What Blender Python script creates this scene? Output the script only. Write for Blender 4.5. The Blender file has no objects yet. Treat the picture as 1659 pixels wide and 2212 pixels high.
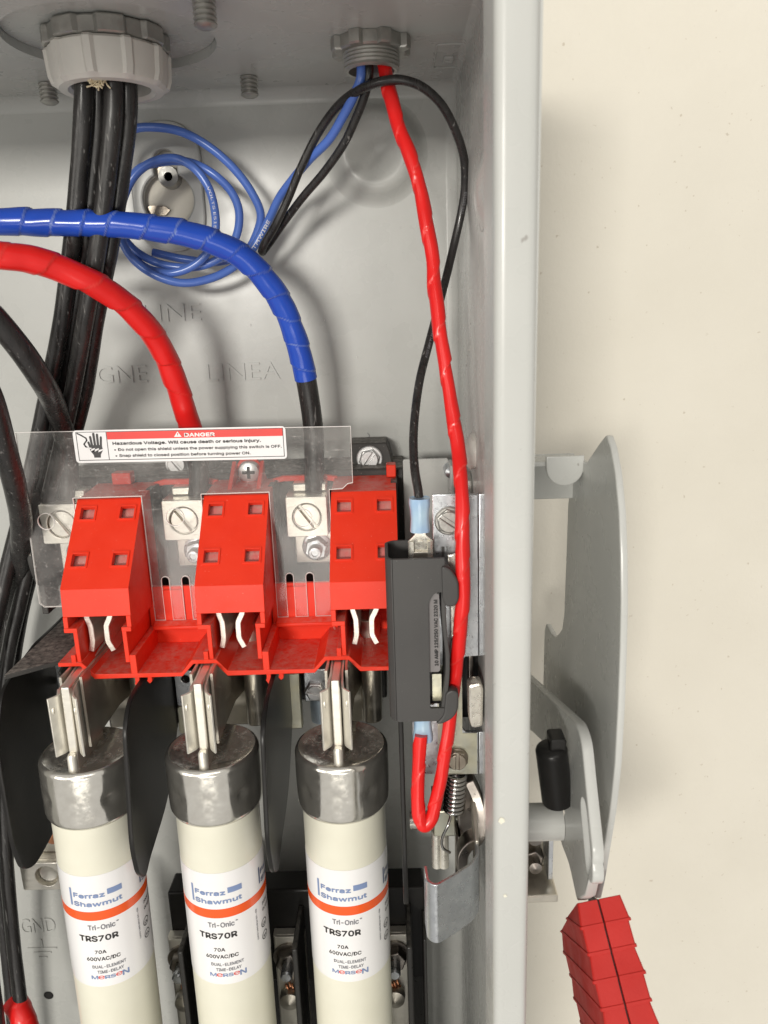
import bpy, bmesh, math, random
from mathutils import Vector, Matrix, noise as mnoise
random.seed(7)
PI = math.pi
S = 0.001                       # everything below is written in millimetres
scene = bpy.context.scene
COL = scene.collection

# ------------------------------------------------------------------ camera
FPX, CX, CY = 1661.0, 829.5, 1106.0
dn = Vector((205, 6194, 1661)).normalized()          # plumb direction seen by the camera
fw = Vector((12, -447, 1661)); fw = (fw - dn * fw.dot(dn)).normalized()
rt = dn.cross(fw)
def ray(x, y):
    c = Vector((x - CX, y - CY, FPX))
    return Vector((rt.dot(c), fw.dot(c), -dn.dot(c)))
def P(x, y, Y):
    v = ray(x, y); return v * (Y / v.y)              # point of the sight line at depth Y
def PX(x, y, X):
    v = ray(x, y); return v * (X / v.x)
cam_d = bpy.data.cameras.new('camera'); cam = bpy.data.objects.new('camera', cam_d); COL.objects.link(cam)
m3 = Matrix(((rt.x, -rt.y, -rt.z), (fw.x, -fw.y, -fw.z), (-dn.x, dn.y, dn.z)))
cam.matrix_world = m3.to_4x4()
cam_d.sensor_fit = 'AUTO'; cam_d.sensor_width = 36.0; cam_d.lens = 36.0 * FPX / 2212.0
cam_d.clip_start = 0.005; cam_d.clip_end = 50
cam_d.dof.use_dof = True; cam_d.dof.focus_distance = 0.285; cam_d.dof.aperture_fstop = 30
scene.camera = cam

# ------------------------------------------------------------------ light
w = bpy.data.worlds.new("World"); scene.world = w; w.use_nodes = True
w.node_tree.nodes['Background'].inputs[0].default_value = (1.0, 0.975, 0.935, 1)
w.node_tree.nodes['Background'].inputs[1].default_value = 0.52
def area(name, loc, target, sx, sy, power, col):
    l = bpy.data.lights.new(name, 'AREA'); l.shape = 'RECTANGLE'; l.size = sx; l.size_y = sy
    l.energy = power; l.color = col
    o = bpy.data.objects.new(name, l); COL.objects.link(o); o.location = loc
    o.rotation_euler = (Vector(target) - Vector(loc)).to_track_quat('-Z', 'Y').to_euler()
    return o
tgt = Vector((-0.04, 0.30, -0.06))
ldir = Vector((0.235, 1.0, -0.135)).normalized()
area('room_lamp', tgt - ldir * 3.0, tgt, 0.62, 0.30, 54, (1.0, 0.96, 0.885))
area('overhead_fill', (0.2, -2.0, 1.6), tgt, 1.8, 0.8, 12, (1.0, 0.95, 0.87))  # fill added overhead, for streaks on the metal and the sloping hoods
area('side_lamp', (2.7, -1.3, 0.7), tgt, 0.5, 1.4, 5, (1.0, 0.95, 0.87))
area('left_fill', (-1.9, -1.5, 0.12), tgt, 1.0, 1.2, 12, (1.0, 0.95, 0.86))  # soft fill added from the left to brighten the right inner wall
area('low_fill', (-0.15, -2.3, -1.15), tgt, 1.6, 0.7, 11, (1.0, 0.96, 0.88))  # fill added from below to brighten top panel, bushing and fuse caps
scene.view_settings.view_transform = 'Standard'; scene.view_settings.look = 'None'
scene.view_settings.exposure = 0.0; scene.view_settings.gamma = 1.0

# ------------------------------------------------------------------ materials
def mat(name, c1, c2=None, rough=0.4, metal=0.0, nscale=60, bump=0.0, bscale=400, spec=0.5, rvar=0.0,
        dust=0.0, dustcol=(0.55, 0.50, 0.44), specks=0.0, speckcol=(0.8, 0.78, 0.72), stretch=None, lap=None, coat=0.0):
    m = bpy.data.materials.new(name); m.use_nodes = True
    nt = m.node_tree; N = nt.nodes; L = nt.links; b = N['Principled BSDF']
    tc = N.new('ShaderNodeTexCoord'); mp = N.new('ShaderNodeMapping'); L.new(tc.outputs['Object'], mp.inputs['Vector'])
    if stretch: mp.inputs['Scale'].default_value = stretch
    vec = mp.outputs['Vector']
    def nz(scale, detail=3.0, rough_=0.55):
        n = N.new('ShaderNodeTexNoise'); n.inputs['Scale'].default_value = scale
        n.inputs['Detail'].default_value = detail; n.inputs['Roughness'].default_value = rough_
        L.new(vec, n.inputs['Vector']); return n
    def rng(sock, a, b_, lo=0.0, hi=1.0):
        r = N.new('ShaderNodeMapRange'); r.inputs['From Min'].default_value = a; r.inputs['From Max'].default_value = b_
        r.inputs['To Min'].default_value = lo; r.inputs['To Max'].default_value = hi
        L.new(sock, r.inputs['Value']); return r.outputs['Result']
    def mix(fac, a, b_):
        x = N.new('ShaderNodeMix'); x.data_type = 'RGBA'
        if isinstance(fac, float): x.inputs[0].default_value = fac
        else: L.new(fac, x.inputs[0])
        for s_, v in ((x.inputs[6], a), (x.inputs[7], b_)):
            if hasattr(v, 'is_output'): L.new(v, s_)
            else: s_.default_value = (*v, 1)
        return x.outputs[2]
    n1 = nz(nscale)
    col = mix(rng(n1.outputs['Fac'], 0.32, 0.68), c1, c2 if c2 else tuple(0.88 * k for k in c1))
    r_out = None
    if rvar:
        n2 = nz(nscale * 2.3); r_out = rng(n2.outputs['Fac'], 0.3, 0.7, max(0.03, rough - rvar), rough + rvar)
    if specks:
        n3 = nz(bscale * 1.6, 2.0); f = rng(n3.outputs['Fac'], 0.75 - 0.12 * specks, 0.80 - 0.08 * specks)
        col = mix(f, col, speckcol)
    if dust:
        g = N.new('ShaderNodeNewGeometry'); sx = N.new('ShaderNodeSeparateXYZ'); L.new(g.outputs['Normal'], sx.inputs[0])
        up = rng(sx.outputs['Z'], 0.80, 0.97)
        n4 = nz(450, 4.0, 0.7); n5 = nz(90, 3.0)
        ma = N.new('ShaderNodeMath'); ma.operation = 'MULTIPLY'; L.new(up, ma.inputs[0]); L.new(rng(n4.outputs['Fac'], 0.35, 0.75), ma.inputs[1])
        mb_ = N.new('ShaderNodeMath'); mb_.operation = 'MULTIPLY'; L.new(ma.outputs[0], mb_.inputs[0]); L.new(rng(n5.outputs['Fac'], 0.3, 0.7, 0.35, 1.0), mb_.inputs[1])
        mc = N.new('ShaderNodeMath'); mc.operation = 'MULTIPLY'; L.new(mb_.outputs[0], mc.inputs[0]); mc.inputs[1].default_value = dust
        col = mix(mc.outputs[0], col, dustcol)
        rr = N.new('ShaderNodeMath'); rr.operation = 'MAXIMUM'
        if r_out: L.new(r_out, rr.inputs[0])
        else: rr.inputs[0].default_value = rough
        L.new(mc.outputs[0], rr.inputs[1]); r_out = rr.outputs[0]
        if metal:
            mm = N.new('ShaderNodeMath'); mm.operation = 'MULTIPLY_ADD'; L.new(mc.outputs[0], mm.inputs[0]); mm.inputs[1].default_value = -metal; mm.inputs[2].default_value = metal
            L.new(mm.outputs[0], b.inputs['Metallic'])
    if lap:
        at = N.new('ShaderNodeAttribute'); at.attribute_name = 'lap'
        n6 = nz(120); ml = N.new('ShaderNodeMath'); ml.operation = 'MULTIPLY'; L.new(at.outputs['Fac'], ml.inputs[0]); L.new(rng(n6.outputs['Fac'], 0.3, 0.6, 0.15, 0.75), ml.inputs[1])
        col = mix(ml.outputs[0], col, lap)
    L.new(col, b.inputs['Base Color'])
    if r_out: L.new(r_out, b.inputs['Roughness'])
    else: b.inputs['Roughness'].default_value = rough
    if not (dust and metal): b.inputs['Metallic'].default_value = metal
    b.inputs['Specular IOR Level'].default_value = spec
    if coat: b.inputs['Coat Weight'].default_value = coat; b.inputs['Coat Roughness'].default_value = 0.12
    if bump:
        n7 = nz(bscale, 4.0, 0.6); bp = N.new('ShaderNodeBump'); bp.inputs['Strength'].default_value = bump; bp.inputs['Distance'].default_value = 0.0004
        L.new(n7.outputs['Fac'], bp.inputs['Height']); L.new(bp.outputs['Normal'], b.inputs['Normal'])
    return m
M = {}
M['paint'] = mat('grey_enamel', (0.475, 0.48, 0.46), (0.45, 0.455, 0.435), 0.28, spec=0.36, nscale=25, bump=0.035, bscale=250, rvar=0.06, specks=0.12, speckcol=(0.30, 0.29, 0.27))
M['wall'] = mat('cream_wall', (0.655, 0.622, 0.545), (0.63, 0.597, 0.52), 0.75, nscale=22, bump=0.55, bscale=260, spec=0.3, specks=0.35, speckcol=(0.50, 0.45, 0.37))
M['red'] = mat('red_plastic', (0.78, 0.040, 0.014), (0.74, 0.034, 0.012), 0.42, nscale=70, bump=0.06, bscale=900, dust=0.85, dustcol=(0.62, 0.36, 0.30), rvar=0.08, spec=0.30, specks=0.35, speckcol=(0.80, 0.16, 0.11))
M['reddust'] = mat('dusty_red_plastic', (0.62, 0.16, 0.15), (0.55, 0.30, 0.26), 0.8, nscale=260, bump=0.5, bscale=900, dust=0.7, dustcol=(0.34, 0.29, 0.22), specks=0.5)
M['grip'] = mat('red_rubber', (0.46, 0.018, 0.013), (0.40, 0.015, 0.011), 0.55, nscale=60, bump=0.12, bscale=1200, spec=0.3, rvar=0.1)
M['plainblack'] = mat('plain_black_plastic', (0.012, 0.0115, 0.011), (0.017, 0.016, 0.015), 0.30, nscale=80, bump=0.05, bscale=900, spec=0.22)
M['black'] = mat('black_plastic', (0.022, 0.021, 0.020), (0.027, 0.026, 0.024), 0.36, spec=0.35, nscale=80, bump=0.06, bscale=900, dust=0.55, dustcol=(0.26, 0.24, 0.21), rvar=0.1)
M['dusty'] = mat('dusty_black_plastic', (0.030, 0.029, 0.028), (0.045, 0.042, 0.038), 0.6, nscale=120, bump=0.2, bscale=700, dust=1.0, dustcol=(0.42, 0.39, 0.35), specks=0.55, speckcol=(0.30, 0.27, 0.23))
M['ratplate'] = mat('grey_rating_plate', (0.22, 0.205, 0.205), None, 0.5, nscale=60)
M['shroud'] = mat('charcoal_plastic', (0.055, 0.053, 0.051), (0.048, 0.046, 0.045), 0.55, nscale=60, bump=0.07, bscale=1100, specks=0.22, speckcol=(0.13, 0.125, 0.12))
M['cap'] = mat('nickel', (0.90, 0.87, 0.80), (0.80, 0.77, 0.70), 0.17, metal=0.92, nscale=210, bump=0.022, bscale=620, rvar=0.08, dust=0.55, dustcol=(0.60, 0.54, 0.46), specks=0.12, speckcol=(0.45, 0.42, 0.37))
M['silver'] = mat('silver_plate', (0.84, 0.81, 0.73), (0.74, 0.71, 0.63), 0.36, metal=0.6, nscale=200, bump=0.10, bscale=600, rvar=0.08)
M['dull'] = mat('dull_nickel', (0.62, 0.58, 0.50), (0.50, 0.47, 0.41), 0.36, metal=0.85, nscale=90, bump=0.08, bscale=500, rvar=0.08)
M['alu'] = mat('aluminium', (0.80, 0.77, 0.70), (0.72, 0.69, 0.62), 0.38, metal=0.9, nscale=120, bump=0.10, bscale=600, rvar=0.06, stretch=(1, 1, 4))
M['zinc'] = mat('zinc_plate', (0.60, 0.62, 0.64), (0.50, 0.52, 0.545), 0.33, metal=0.9, nscale=260, bump=0.14, bscale=520, rvar=0.09, specks=0.25, speckcol=(0.72, 0.74, 0.75))
M['yzinc'] = mat('yellow_zinc_plate', (0.60, 0.57, 0.42), (0.52, 0.53, 0.47), 0.36, metal=0.9, nscale=90, bump=0.12, bscale=600, rvar=0.08)
M['steel'] = mat('dark_steel', (0.34, 0.31, 0.28), (0.25, 0.225, 0.205), 0.36, metal=1.0, nscale=140, bump=0.1, bscale=600, rvar=0.1)
M['spring'] = mat('spring_steel', (0.55, 0.54, 0.52), None, 0.18, metal=1.0)
M['cast'] = mat('cast_zinc', (0.46, 0.45, 0.42), (0.36, 0.355, 0.335), 0.42, metal=0.75, nscale=180, bump=0.25, bscale=600, rvar=0.1)
M['screw'] = mat('bright_screw', (0.70, 0.70, 0.70), (0.62, 0.62, 0.62), 0.34, metal=0.65, nscale=150, bump=0.05, bscale=600)
M['brass'] = mat('bronze_screw', (0.40, 0.35, 0.29), (0.30, 0.26, 0.21), 0.36, metal=0.9, nscale=200, bump=0.1, bscale=600)
M['copper'] = mat('copper', (0.72, 0.33, 0.18), None, 0.3, metal=1.0)
M['tube'] = mat('fuse_melamine', (0.715, 0.70, 0.59), (0.675, 0.655, 0.545), 0.45, nscale=55, bump=0.04, bscale=500, coat=0.25)
M['white'] = mat('label_white', (0.80, 0.79, 0.79), (0.78, 0.77, 0.77), 0.22, nscale=30, coat=0.3)
M['orange'] = mat('orange_ink', (0.83, 0.10, 0.012), None, 0.25, coat=0.3)
M['inkshade'] = mat('black_ink_shade', (0.02, 0.018, 0.018), None, 0.4)  # flat black: printed ink, and shade painted into holes and recesses
M['inkgry'] = mat('grey_ink', (0.20, 0.20, 0.22), None, 0.4)
M['inkblu'] = mat('blue_grey_ink', (0.20, 0.27, 0.46), None, 0.4)
M['inknav'] = mat('navy_ink', (0.10, 0.13, 0.22), None, 0.4)
M['inkred'] = mat('red_ink', (0.72, 0.03, 0.02), None, 0.35)
M['inkwht'] = mat('white_ink', (0.82, 0.81, 0.79), None, 0.4)
M['bluetape'] = mat('blue_tape', (0.020, 0.080, 0.50), (0.017, 0.068, 0.44), 0.20, nscale=60, bump=0.025, bscale=300, lap=(0.22, 0.30, 0.62))
M['redtape'] = mat('red_tape', (0.78, 0.016, 0.014), (0.72, 0.013, 0.012), 0.29, nscale=60, bump=0.04, bscale=300, lap=(0.80, 0.055, 0.045))
M['blk_cable'] = mat('black_insulation', (0.016, 0.015, 0.015), (0.03, 0.028, 0.027), 0.30, nscale=300, bump=0.10, bscale=500, rvar=0.10, specks=0.9, speckcol=(0.15, 0.145, 0.14), stretch=(1, 1, 0.10))
M['blu_wire'] = mat('blue_insulation', (0.095, 0.19, 0.58), (0.08, 0.16, 0.52), 0.24, nscale=80)
M['bushing'] = mat('grey_bushing_plastic', (0.66, 0.635, 0.59), (0.60, 0.58, 0.54), 0.5, nscale=70, bump=0.12, bscale=350)
M['lint'] = mat('cut_fibre', (0.75, 0.66, 0.47), (0.6, 0.5, 0.34), 0.8, nscale=500)
M['crimp'] = mat('blue_nylon', (0.30, 0.45, 0.66), (0.42, 0.58, 0.70), 0.22, nscale=140, bump=0.15, bscale=260, coat=0.4)
M['tin'] = mat('tinned_brass', (0.84, 0.81, 0.73), (0.74, 0.71, 0.63), 0.30, metal=0.75, nscale=220, bump=0.2, bscale=500, rvar=0.1)
M['blucrm'] = mat('pale_blue_zinc', (0.50, 0.60, 0.68), (0.42, 0.5, 0.57), 0.4, metal=0.5, nscale=200, bump=0.2, bscale=500)

def clear_mat():
    m = bpy.data.materials.new('clear_polycarbonate'); m.use_nodes = True; nt = m.node_tree; N = nt.nodes; L = nt.links
    N.remove(N['Principled BSDF']); out = N['Material Output']
    tr = N.new('ShaderNodeBsdfTransparent'); tr.inputs[0].default_value = (0.96, 0.96, 0.955, 1)
    gl = N.new('ShaderNodeBsdfGlossy'); gl.inputs['Roughness'].default_value = 0.10
    df = N.new('ShaderNodeBsdfDiffuse'); df.inputs[0].default_value = (0.78, 0.75, 0.72, 1)
    fr = N.new('ShaderNodeFresnel'); fr.inputs['IOR'].default_value = 1.5
    m1 = N.new('ShaderNodeMixShader'); L.new(fr.outputs[0], m1.inputs[0]); L.new(tr.outputs[0], m1.inputs[1]); L.new(gl.outputs[0], m1.inputs[2])
    tc = N.new('ShaderNodeTexCoord')
    def nz(sc, det, a, b_, lo, hi):
        n = N.new('ShaderNodeTexNoise'); n.inputs['Scale'].default_value = sc; n.inputs['Detail'].default_value = det; L.new(tc.outputs['Object'], n.inputs['Vector'])
        r = N.new('ShaderNodeMapRange'); r.inputs['From Min'].default_value = a; r.inputs['From Max'].default_value = b_
        r.inputs['To Min'].default_value = lo; r.inputs['To Max'].default_value = hi; L.new(n.outputs['Fac'], r.inputs['Value']); return r.outputs[0]
    a = nz(60, 4, 0.35, 0.75, 0.02, 0.14); b = nz(900, 3, 0.62, 0.74, 0.0, 0.15)
    def scr(rot, sc, th):
        mp = N.new('ShaderNodeMapping'); mp.inputs['Rotation'].default_value = (0, rot, 0); mp.inputs['Scale'].default_value = sc
        L.new(tc.outputs['Object'], mp.inputs['Vector']); n = N.new('ShaderNodeTexNoise'); n.inputs['Scale'].default_value = 1.0; n.inputs['Detail'].default_value = 2
        L.new(mp.outputs[0], n.inputs['Vector']); r = N.new('ShaderNodeMapRange'); r.inputs['From Min'].default_value = th; r.inputs['From Max'].default_value = th + 0.05
        r.inputs['To Max'].default_value = 0.22; L.new(n.outputs['Fac'], r.inputs['Value']); return r.outputs[0]
    def add2(p, q):
        x = N.new('ShaderNodeMath'); x.operation = 'ADD'; L.new(p, x.inputs[0]); L.new(q, x.inputs[1]); return x.outputs[0]
    b = add2(b, add2(scr(0.5, (90, 90, 1800), 0.69), scr(-1.1, (80, 80, 1500), 0.70)))
    ad = N.new('ShaderNodeMath'); ad.operation = 'ADD'; L.new(a, ad.inputs[0]); L.new(b, ad.inputs[1])
    m2 = N.new('ShaderNodeMixShader'); L.new(ad.outputs[0], m2.inputs[0]); L.new(m1.outputs[0], m2.inputs[1]); L.new(df.outputs[0], m2.inputs[2])
    L.new(m2.outputs[0], out.inputs['Surface']); return m
M['clear'] = clear_mat()
def edge_mat():
    m = bpy.data.materials.new('cut_polycarbonate_edge'); m.use_nodes = True; nt = m.node_tree; N = nt.nodes; L = nt.links
    b = N['Principled BSDF']; b.inputs['Base Color'].default_value = (0.92, 0.88, 0.85, 1); b.inputs['Roughness'].default_value = 0.35
    tr = N.new('ShaderNodeBsdfTransparent'); mx = N.new('ShaderNodeMixShader'); mx.inputs[0].default_value = 0.9
    L.new(tr.outputs[0], mx.inputs[1]); L.new(b.outputs[0], mx.inputs[2]); L.new(mx.outputs[0], N['Material Output'].inputs['Surface']); return m
M['clearedge'] = edge_mat()

# ------------------------------------------------------------------ mesh helpers (mm)
class MB:
    def __init__(s): s.v = []; s.f = []; s.lap = {}
    def add(s, vs, fs, fn=None):
        o = len(s.v)
        s.v += [Vector(fn(*v)) if fn else Vector(v) for v in vs]
        s.f += [tuple(i + o for i in f) for f in fs]; return s
    def box(s, x0, x1, y0, y1, z0, z1):
        vs = [(x, y, z) for x in (x0, x1) for y in (y0, y1) for z in (z0, z1)]
        return s.add(vs, [(0, 1, 3, 2), (4, 6, 7, 5), (0, 4, 5, 1), (2, 3, 7, 6), (0, 2, 6, 4), (1, 5, 7, 3)])
    def prism(s, poly, a, b, ax):
        # poly (u,v) extruded from a to b along axis ax: X -> (Y,Z), Y -> (X,Z), Z -> (X,Y)
        n = len(poly); fn = {'X': lambda u, v, t: (t, u, v), 'Y': lambda u, v, t: (u, t, v), 'Z': lambda u, v, t: (u, v, t)}[ax]
        vs = [fn(u, v, a) for u, v in poly] + [fn(u, v, b) for u, v in poly]
        fs = [tuple(range(n))[::-1], tuple(range(n, 2 * n))] + [(i, (i + 1) % n, n + (i + 1) % n, n + i) for i in range(n)]
        return s.add(vs, fs)
    def lathe(s, prof, c, axis='Z', seg=40, arc=None, rfun=None):
        # prof: (radius, height) pairs
        vs = []; n = len(prof); cnt = seg
        for k in range(cnt):
            a = 2 * PI * k / seg
            for (r, h) in prof:
                if rfun: r = rfun(a, r, h)
                x, y = r * math.cos(a), r * math.sin(a)
                p = {'Z': (x, y, h), 'Y': (x, h, y), 'X': (h, x, y)}[axis]
                vs.append((p[0] + c[0], p[1] + c[1], p[2] + c[2]))
        fs = []
        for k in range(cnt):
            k2 = (k + 1) % cnt
            for i in range(n - 1): fs.append((k * n + i, k2 * n + i, k2 * n + i + 1, k * n + i + 1))
        if prof[0][0] > 1e-6: fs.append(tuple(k * n for k in range(cnt))[::-1])
        if prof[-1][0] > 1e-6: fs.append(tuple(k * n + n - 1 for k in range(cnt)))
        return s.add(vs, fs)
    def ring(s, prof, c, axis='Z', seg=40, rfun=None):     # closed profile, no caps
        n = len(prof); vs = []
        for k in range(seg):
            a = 2 * PI * k / seg
            for (r, h) in prof:
                if rfun: r = rfun(a, r, h)
                x, y = r * math.cos(a), r * math.sin(a)
                p = {'Z': (x, y, h), 'Y': (x, h, y), 'X': (h, x, y)}[axis]
                vs.append((p[0] + c[0], p[1] + c[1], p[2] + c[2]))
        fs = [(k * n + i, ((k + 1) % seg) * n + i, ((k + 1) % seg) * n + (i + 1) % n, k * n + (i + 1) % n) for k in range(seg) for i in range(n)]
        return s.add(vs, fs)
    def hexa(s, r, c, axis, h0, h1, rot=0.0, cham=0.4):
        prof = [(r * 0.999, h0), (r, h0 + (h1 - h0) * 0.8), (r * (1 - cham * 0.25), h1)]
        o = len(s.v); vs = []
        for i in range(6):
            a = rot + PI / 3 * i
            for (rr, h) in prof:
                x, y = rr * math.cos(a), rr * math.sin(a)
                p = {'Z': (x, y, h), 'Y': (x, h, y), 'X': (h, x, y)}[axis]
                vs.append((p[0] + c[0], p[1] + c[1], p[2] + c[2]))
        fs = [(i * 3 + j, ((i + 1) % 6) * 3 + j, ((i + 1) % 6) * 3 + j + 1, i * 3 + j + 1) for i in range(6) for j in range(2)]
        fs += [tuple(i * 3 for i in range(6))[::-1], tuple(i * 3 + 2 for i in range(6))]
        return s.add(vs, fs)

def curve_mesh(cu):
    o = bpy.data.objects.new('tmp', cu)
    me = bpy.data.meshes.new_from_object(o)
    vs = [tuple(v.co) for v in me.vertices]; fs = [tuple(p.vertices) for p in me.polygons]
    bpy.data.objects.remove(o); bpy.data.meshes.remove(me); bpy.data.curves.remove(cu)
    return vs, fs
def plate(poly, holes=(), th=1.0, bev=0.0):
    cu = bpy.data.curves.new('c', 'CURVE'); cu.dimensions = '2D'; cu.fill_mode = 'BOTH'; cu.extrude = max(th / 2 - bev, 0.0)
    if bev: cu.bevel_depth = bev; cu.bevel_resolution = 1; cu.offset = -bev
    for pl in [poly] + list(holes):
        sp = cu.splines.new('POLY'); sp.points.add(len(pl) - 1); sp.use_cyclic_u = True
        for p, q in zip(sp.points, pl): p.co = (q[0], q[1], 0, 1)
    return curve_mesh(cu)
CAPF = [1.0]
FONT = None
try:
    import os
    FONT = bpy.data.fonts.load(os.path.join(bpy.utils.system_resource('DATAFILES', path='fonts'), 'Inter.woff2'))
except Exception:
    FONT = None
def text(body, w_=None, h=None, bold=0.016, th=0.0, space=1.0, plain=False):
    cu = bpy.data.curves.new('t', 'FONT'); cu.body = body; cu.size = 1.0; cu.extrude = th; cu.resolution_u = 3
    cu.space_character = space
    if FONT and not plain: cu.font = FONT
    cu.fill_mode = 'BOTH' if th else 'FRONT'
    vs, fs = curve_mesh(cu)
    x0 = min(v[0] for v in vs); x1 = max(v[0] for v in vs)
    cap = 0.727 if FONT and not plain else 0.69
    cap *= CAPF[0]
    sx = w_ / (x1 - x0) if w_ else h / cap
    sy = h / cap if h else sx
    base = [((v[0] - x0) * sx, v[1] * sy, v[2]) for v in vs]
    if bold and not th:                            # heavier strokes: the same flat glyphs printed again a hair aside
        ov, of = [], []
        for i, (a, b) in enumerate(((0, 0), (1, 0.3), (-1, -0.3), (0.3, -1), (-0.3, 1))):
            o = len(ov); e = bold * abs(sy) * 1.3
            ov += [(x + a * e, y + b * e, z + 0.004 * i) for x, y, z in base]; of += [tuple(k + o for k in f) for f in fs]
        return ov, of
    return base, fs
XZ = lambda Y0: (lambda u, v, t: (u, Y0 + t, v))
YZ = lambda X0: (lambda u, v, t: (X0 + t, u, v))
XY = lambda Z0: (lambda u, v, t: (u, v, Z0 + t))
def circ(cx, cy, r, n=28, a0=0.0, a1=2 * PI):
    full = abs(a1 - a0 - 2 * PI) < 1e-6
    return [(cx + r * math.cos(a0 + (a1 - a0) * i / (n if full else n - 1)), cy + r * math.sin(a0 + (a1 - a0) * i / (n if full else n - 1))) for i in range(n)]
def rrect(x0, x1, y0, y1, r, n=5):
    out = []
    for (cx, cy, a) in ((x1 - r, y1 - r, 0), (x0 + r, y1 - r, PI / 2), (x0 + r, y0 + r, PI), (x1 - r, y0 + r, 1.5 * PI)):
        out += [(cx + r * math.cos(a + PI / 2 * i / n), cy + r * math.sin(a + PI / 2 * i / n)) for i in range(n + 1)]
    return out
def roundpoly(pts, r, n=4):
    out = []; k = len(pts)
    for i in range(k):
        a, b, c = Vector(pts[i - 1]), Vector(pts[i]), Vector(pts[(i + 1) % k])
        ri = (r[i] if i < len(r) else r[-1]) if isinstance(r, (list, tuple)) else r
        d1 = (a - b); d2 = (c - b); q = min(ri, d1.length * 0.45, d2.length * 0.45)
        if q < 1e-4: out.append(tuple(b)); continue
        p1 = b + d1.normalized() * q; p2 = b + d2.normalized() * q
        for j in range(n + 1):
            t = j / n; out.append(tuple(p1 * (1 - t) ** 2 + b * 2 * t * (1 - t) + p2 * t * t))
    return out
def ribbon(pts, th, r=0.0, n=5):                  # sheet-metal section: open centre line with rounded bends -> closed outline
    if r:
        pp = [tuple(pts[0])]
        for i in range(1, len(pts) - 1):
            a, b, c = Vector(pts[i - 1]), Vector(pts[i]), Vector(pts[i + 1]); d1 = a - b; d2 = c - b
            q = min(r, d1.length * 0.45, d2.length * 0.45); p1 = b + d1.normalized() * q; p2 = b + d2.normalized() * q
            pp += [tuple(p1 * (1 - t) ** 2 + b * 2 * t * (1 - t) + p2 * t * t) for t in [j / n for j in range(n + 1)]]
        pp.append(tuple(pts[-1])); pts = pp
    pts = [Vector(p) for p in pts]; Lf = []; Rg = []
    for i, p in enumerate(pts):
        d = (pts[min(i + 1, len(pts) - 1)] - pts[max(i - 1, 0)]).normalized(); nrm = Vector((-d.y, d.x)) * th / 2
        if 0 < i < len(pts) - 1:
            d0 = (p - pts[i - 1]).normalized(); nrm /= max(0.5, d0.dot(d))
        Lf.append(tuple(p + nrm)); Rg.append(tuple(p - nrm))
    return Lf + Rg[::-1]

class Path:                                        # smooth space curve through points, sampled by length
    def __init__(s, pts, step=0.5):
        pts = [Vector(p) for p in pts]; dense = []
        ext = [pts[0] * 2 - pts[1]] + pts + [pts[-1] * 2 - pts[-2]]
        for i in range(1, len(ext) - 2):
            p0, p1, p2, p3 = ext[i - 1:i + 3]
            t1 = max((p1 - p0).length, 1e-3) ** .5; t2 = max((p2 - p1).length, 1e-3) ** .5; t3 = max((p3 - p2).length, 1e-3) ** .5
            m1 = ((p1 - p0) / t1 - (p2 - p0) / (t1 + t2) + (p2 - p1) / t2) * t2
            m2 = ((p2 - p1) / t2 - (p3 - p1) / (t2 + t3) + (p3 - p2) / t3) * t2
            nn = max(4, int((p2 - p1).length / 0.5))
            for j in range(nn):
                t = j / nn; t_2 = t * t; t_3 = t_2 * t
                dense.append(p1 * (2 * t_3 - 3 * t_2 + 1) + m1 * (t_3 - 2 * t_2 + t) + p2 * (-2 * t_3 + 3 * t_2) + m2 * (t_3 - t_2))
        dense.append(pts[-1])
        acc = [0.0]
        for a, b in zip(dense, dense[1:]): acc.append(acc[-1] + (b - a).length)
        s.len = acc[-1]; n = max(3, int(s.len / step)); s.p = []; k = 0
        for i in range(n + 1):
            d = s.len * i / n
            while k < len(acc) - 2 and acc[k + 1] < d: k += 1
            t = (d - acc[k]) / max(acc[k + 1] - acc[k], 1e-9); s.p.append(dense[k].lerp(dense[k + 1], min(max(t, 0), 1)))
        s.t = [(s.p[min(i + 1, n)] - s.p[max(i - 1, 0)]).normalized() for i in range(n + 1)]
        u = s.t[0].orthogonal().normalized(); s.u = [u]
        for i in range(1, n + 1):
            u = s.u[-1] - s.t[i] * s.u[-1].dot(s.t[i]); s.u.append(u.normalized())
        s.n = n
    def at(s, d):
        x = min(max(d / s.len * s.n, 0), s.n - 1e-6); i = int(x); f = x - i
        return s.p[i].lerp(s.p[i + 1], f), s.t[i], s.u[i]
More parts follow.
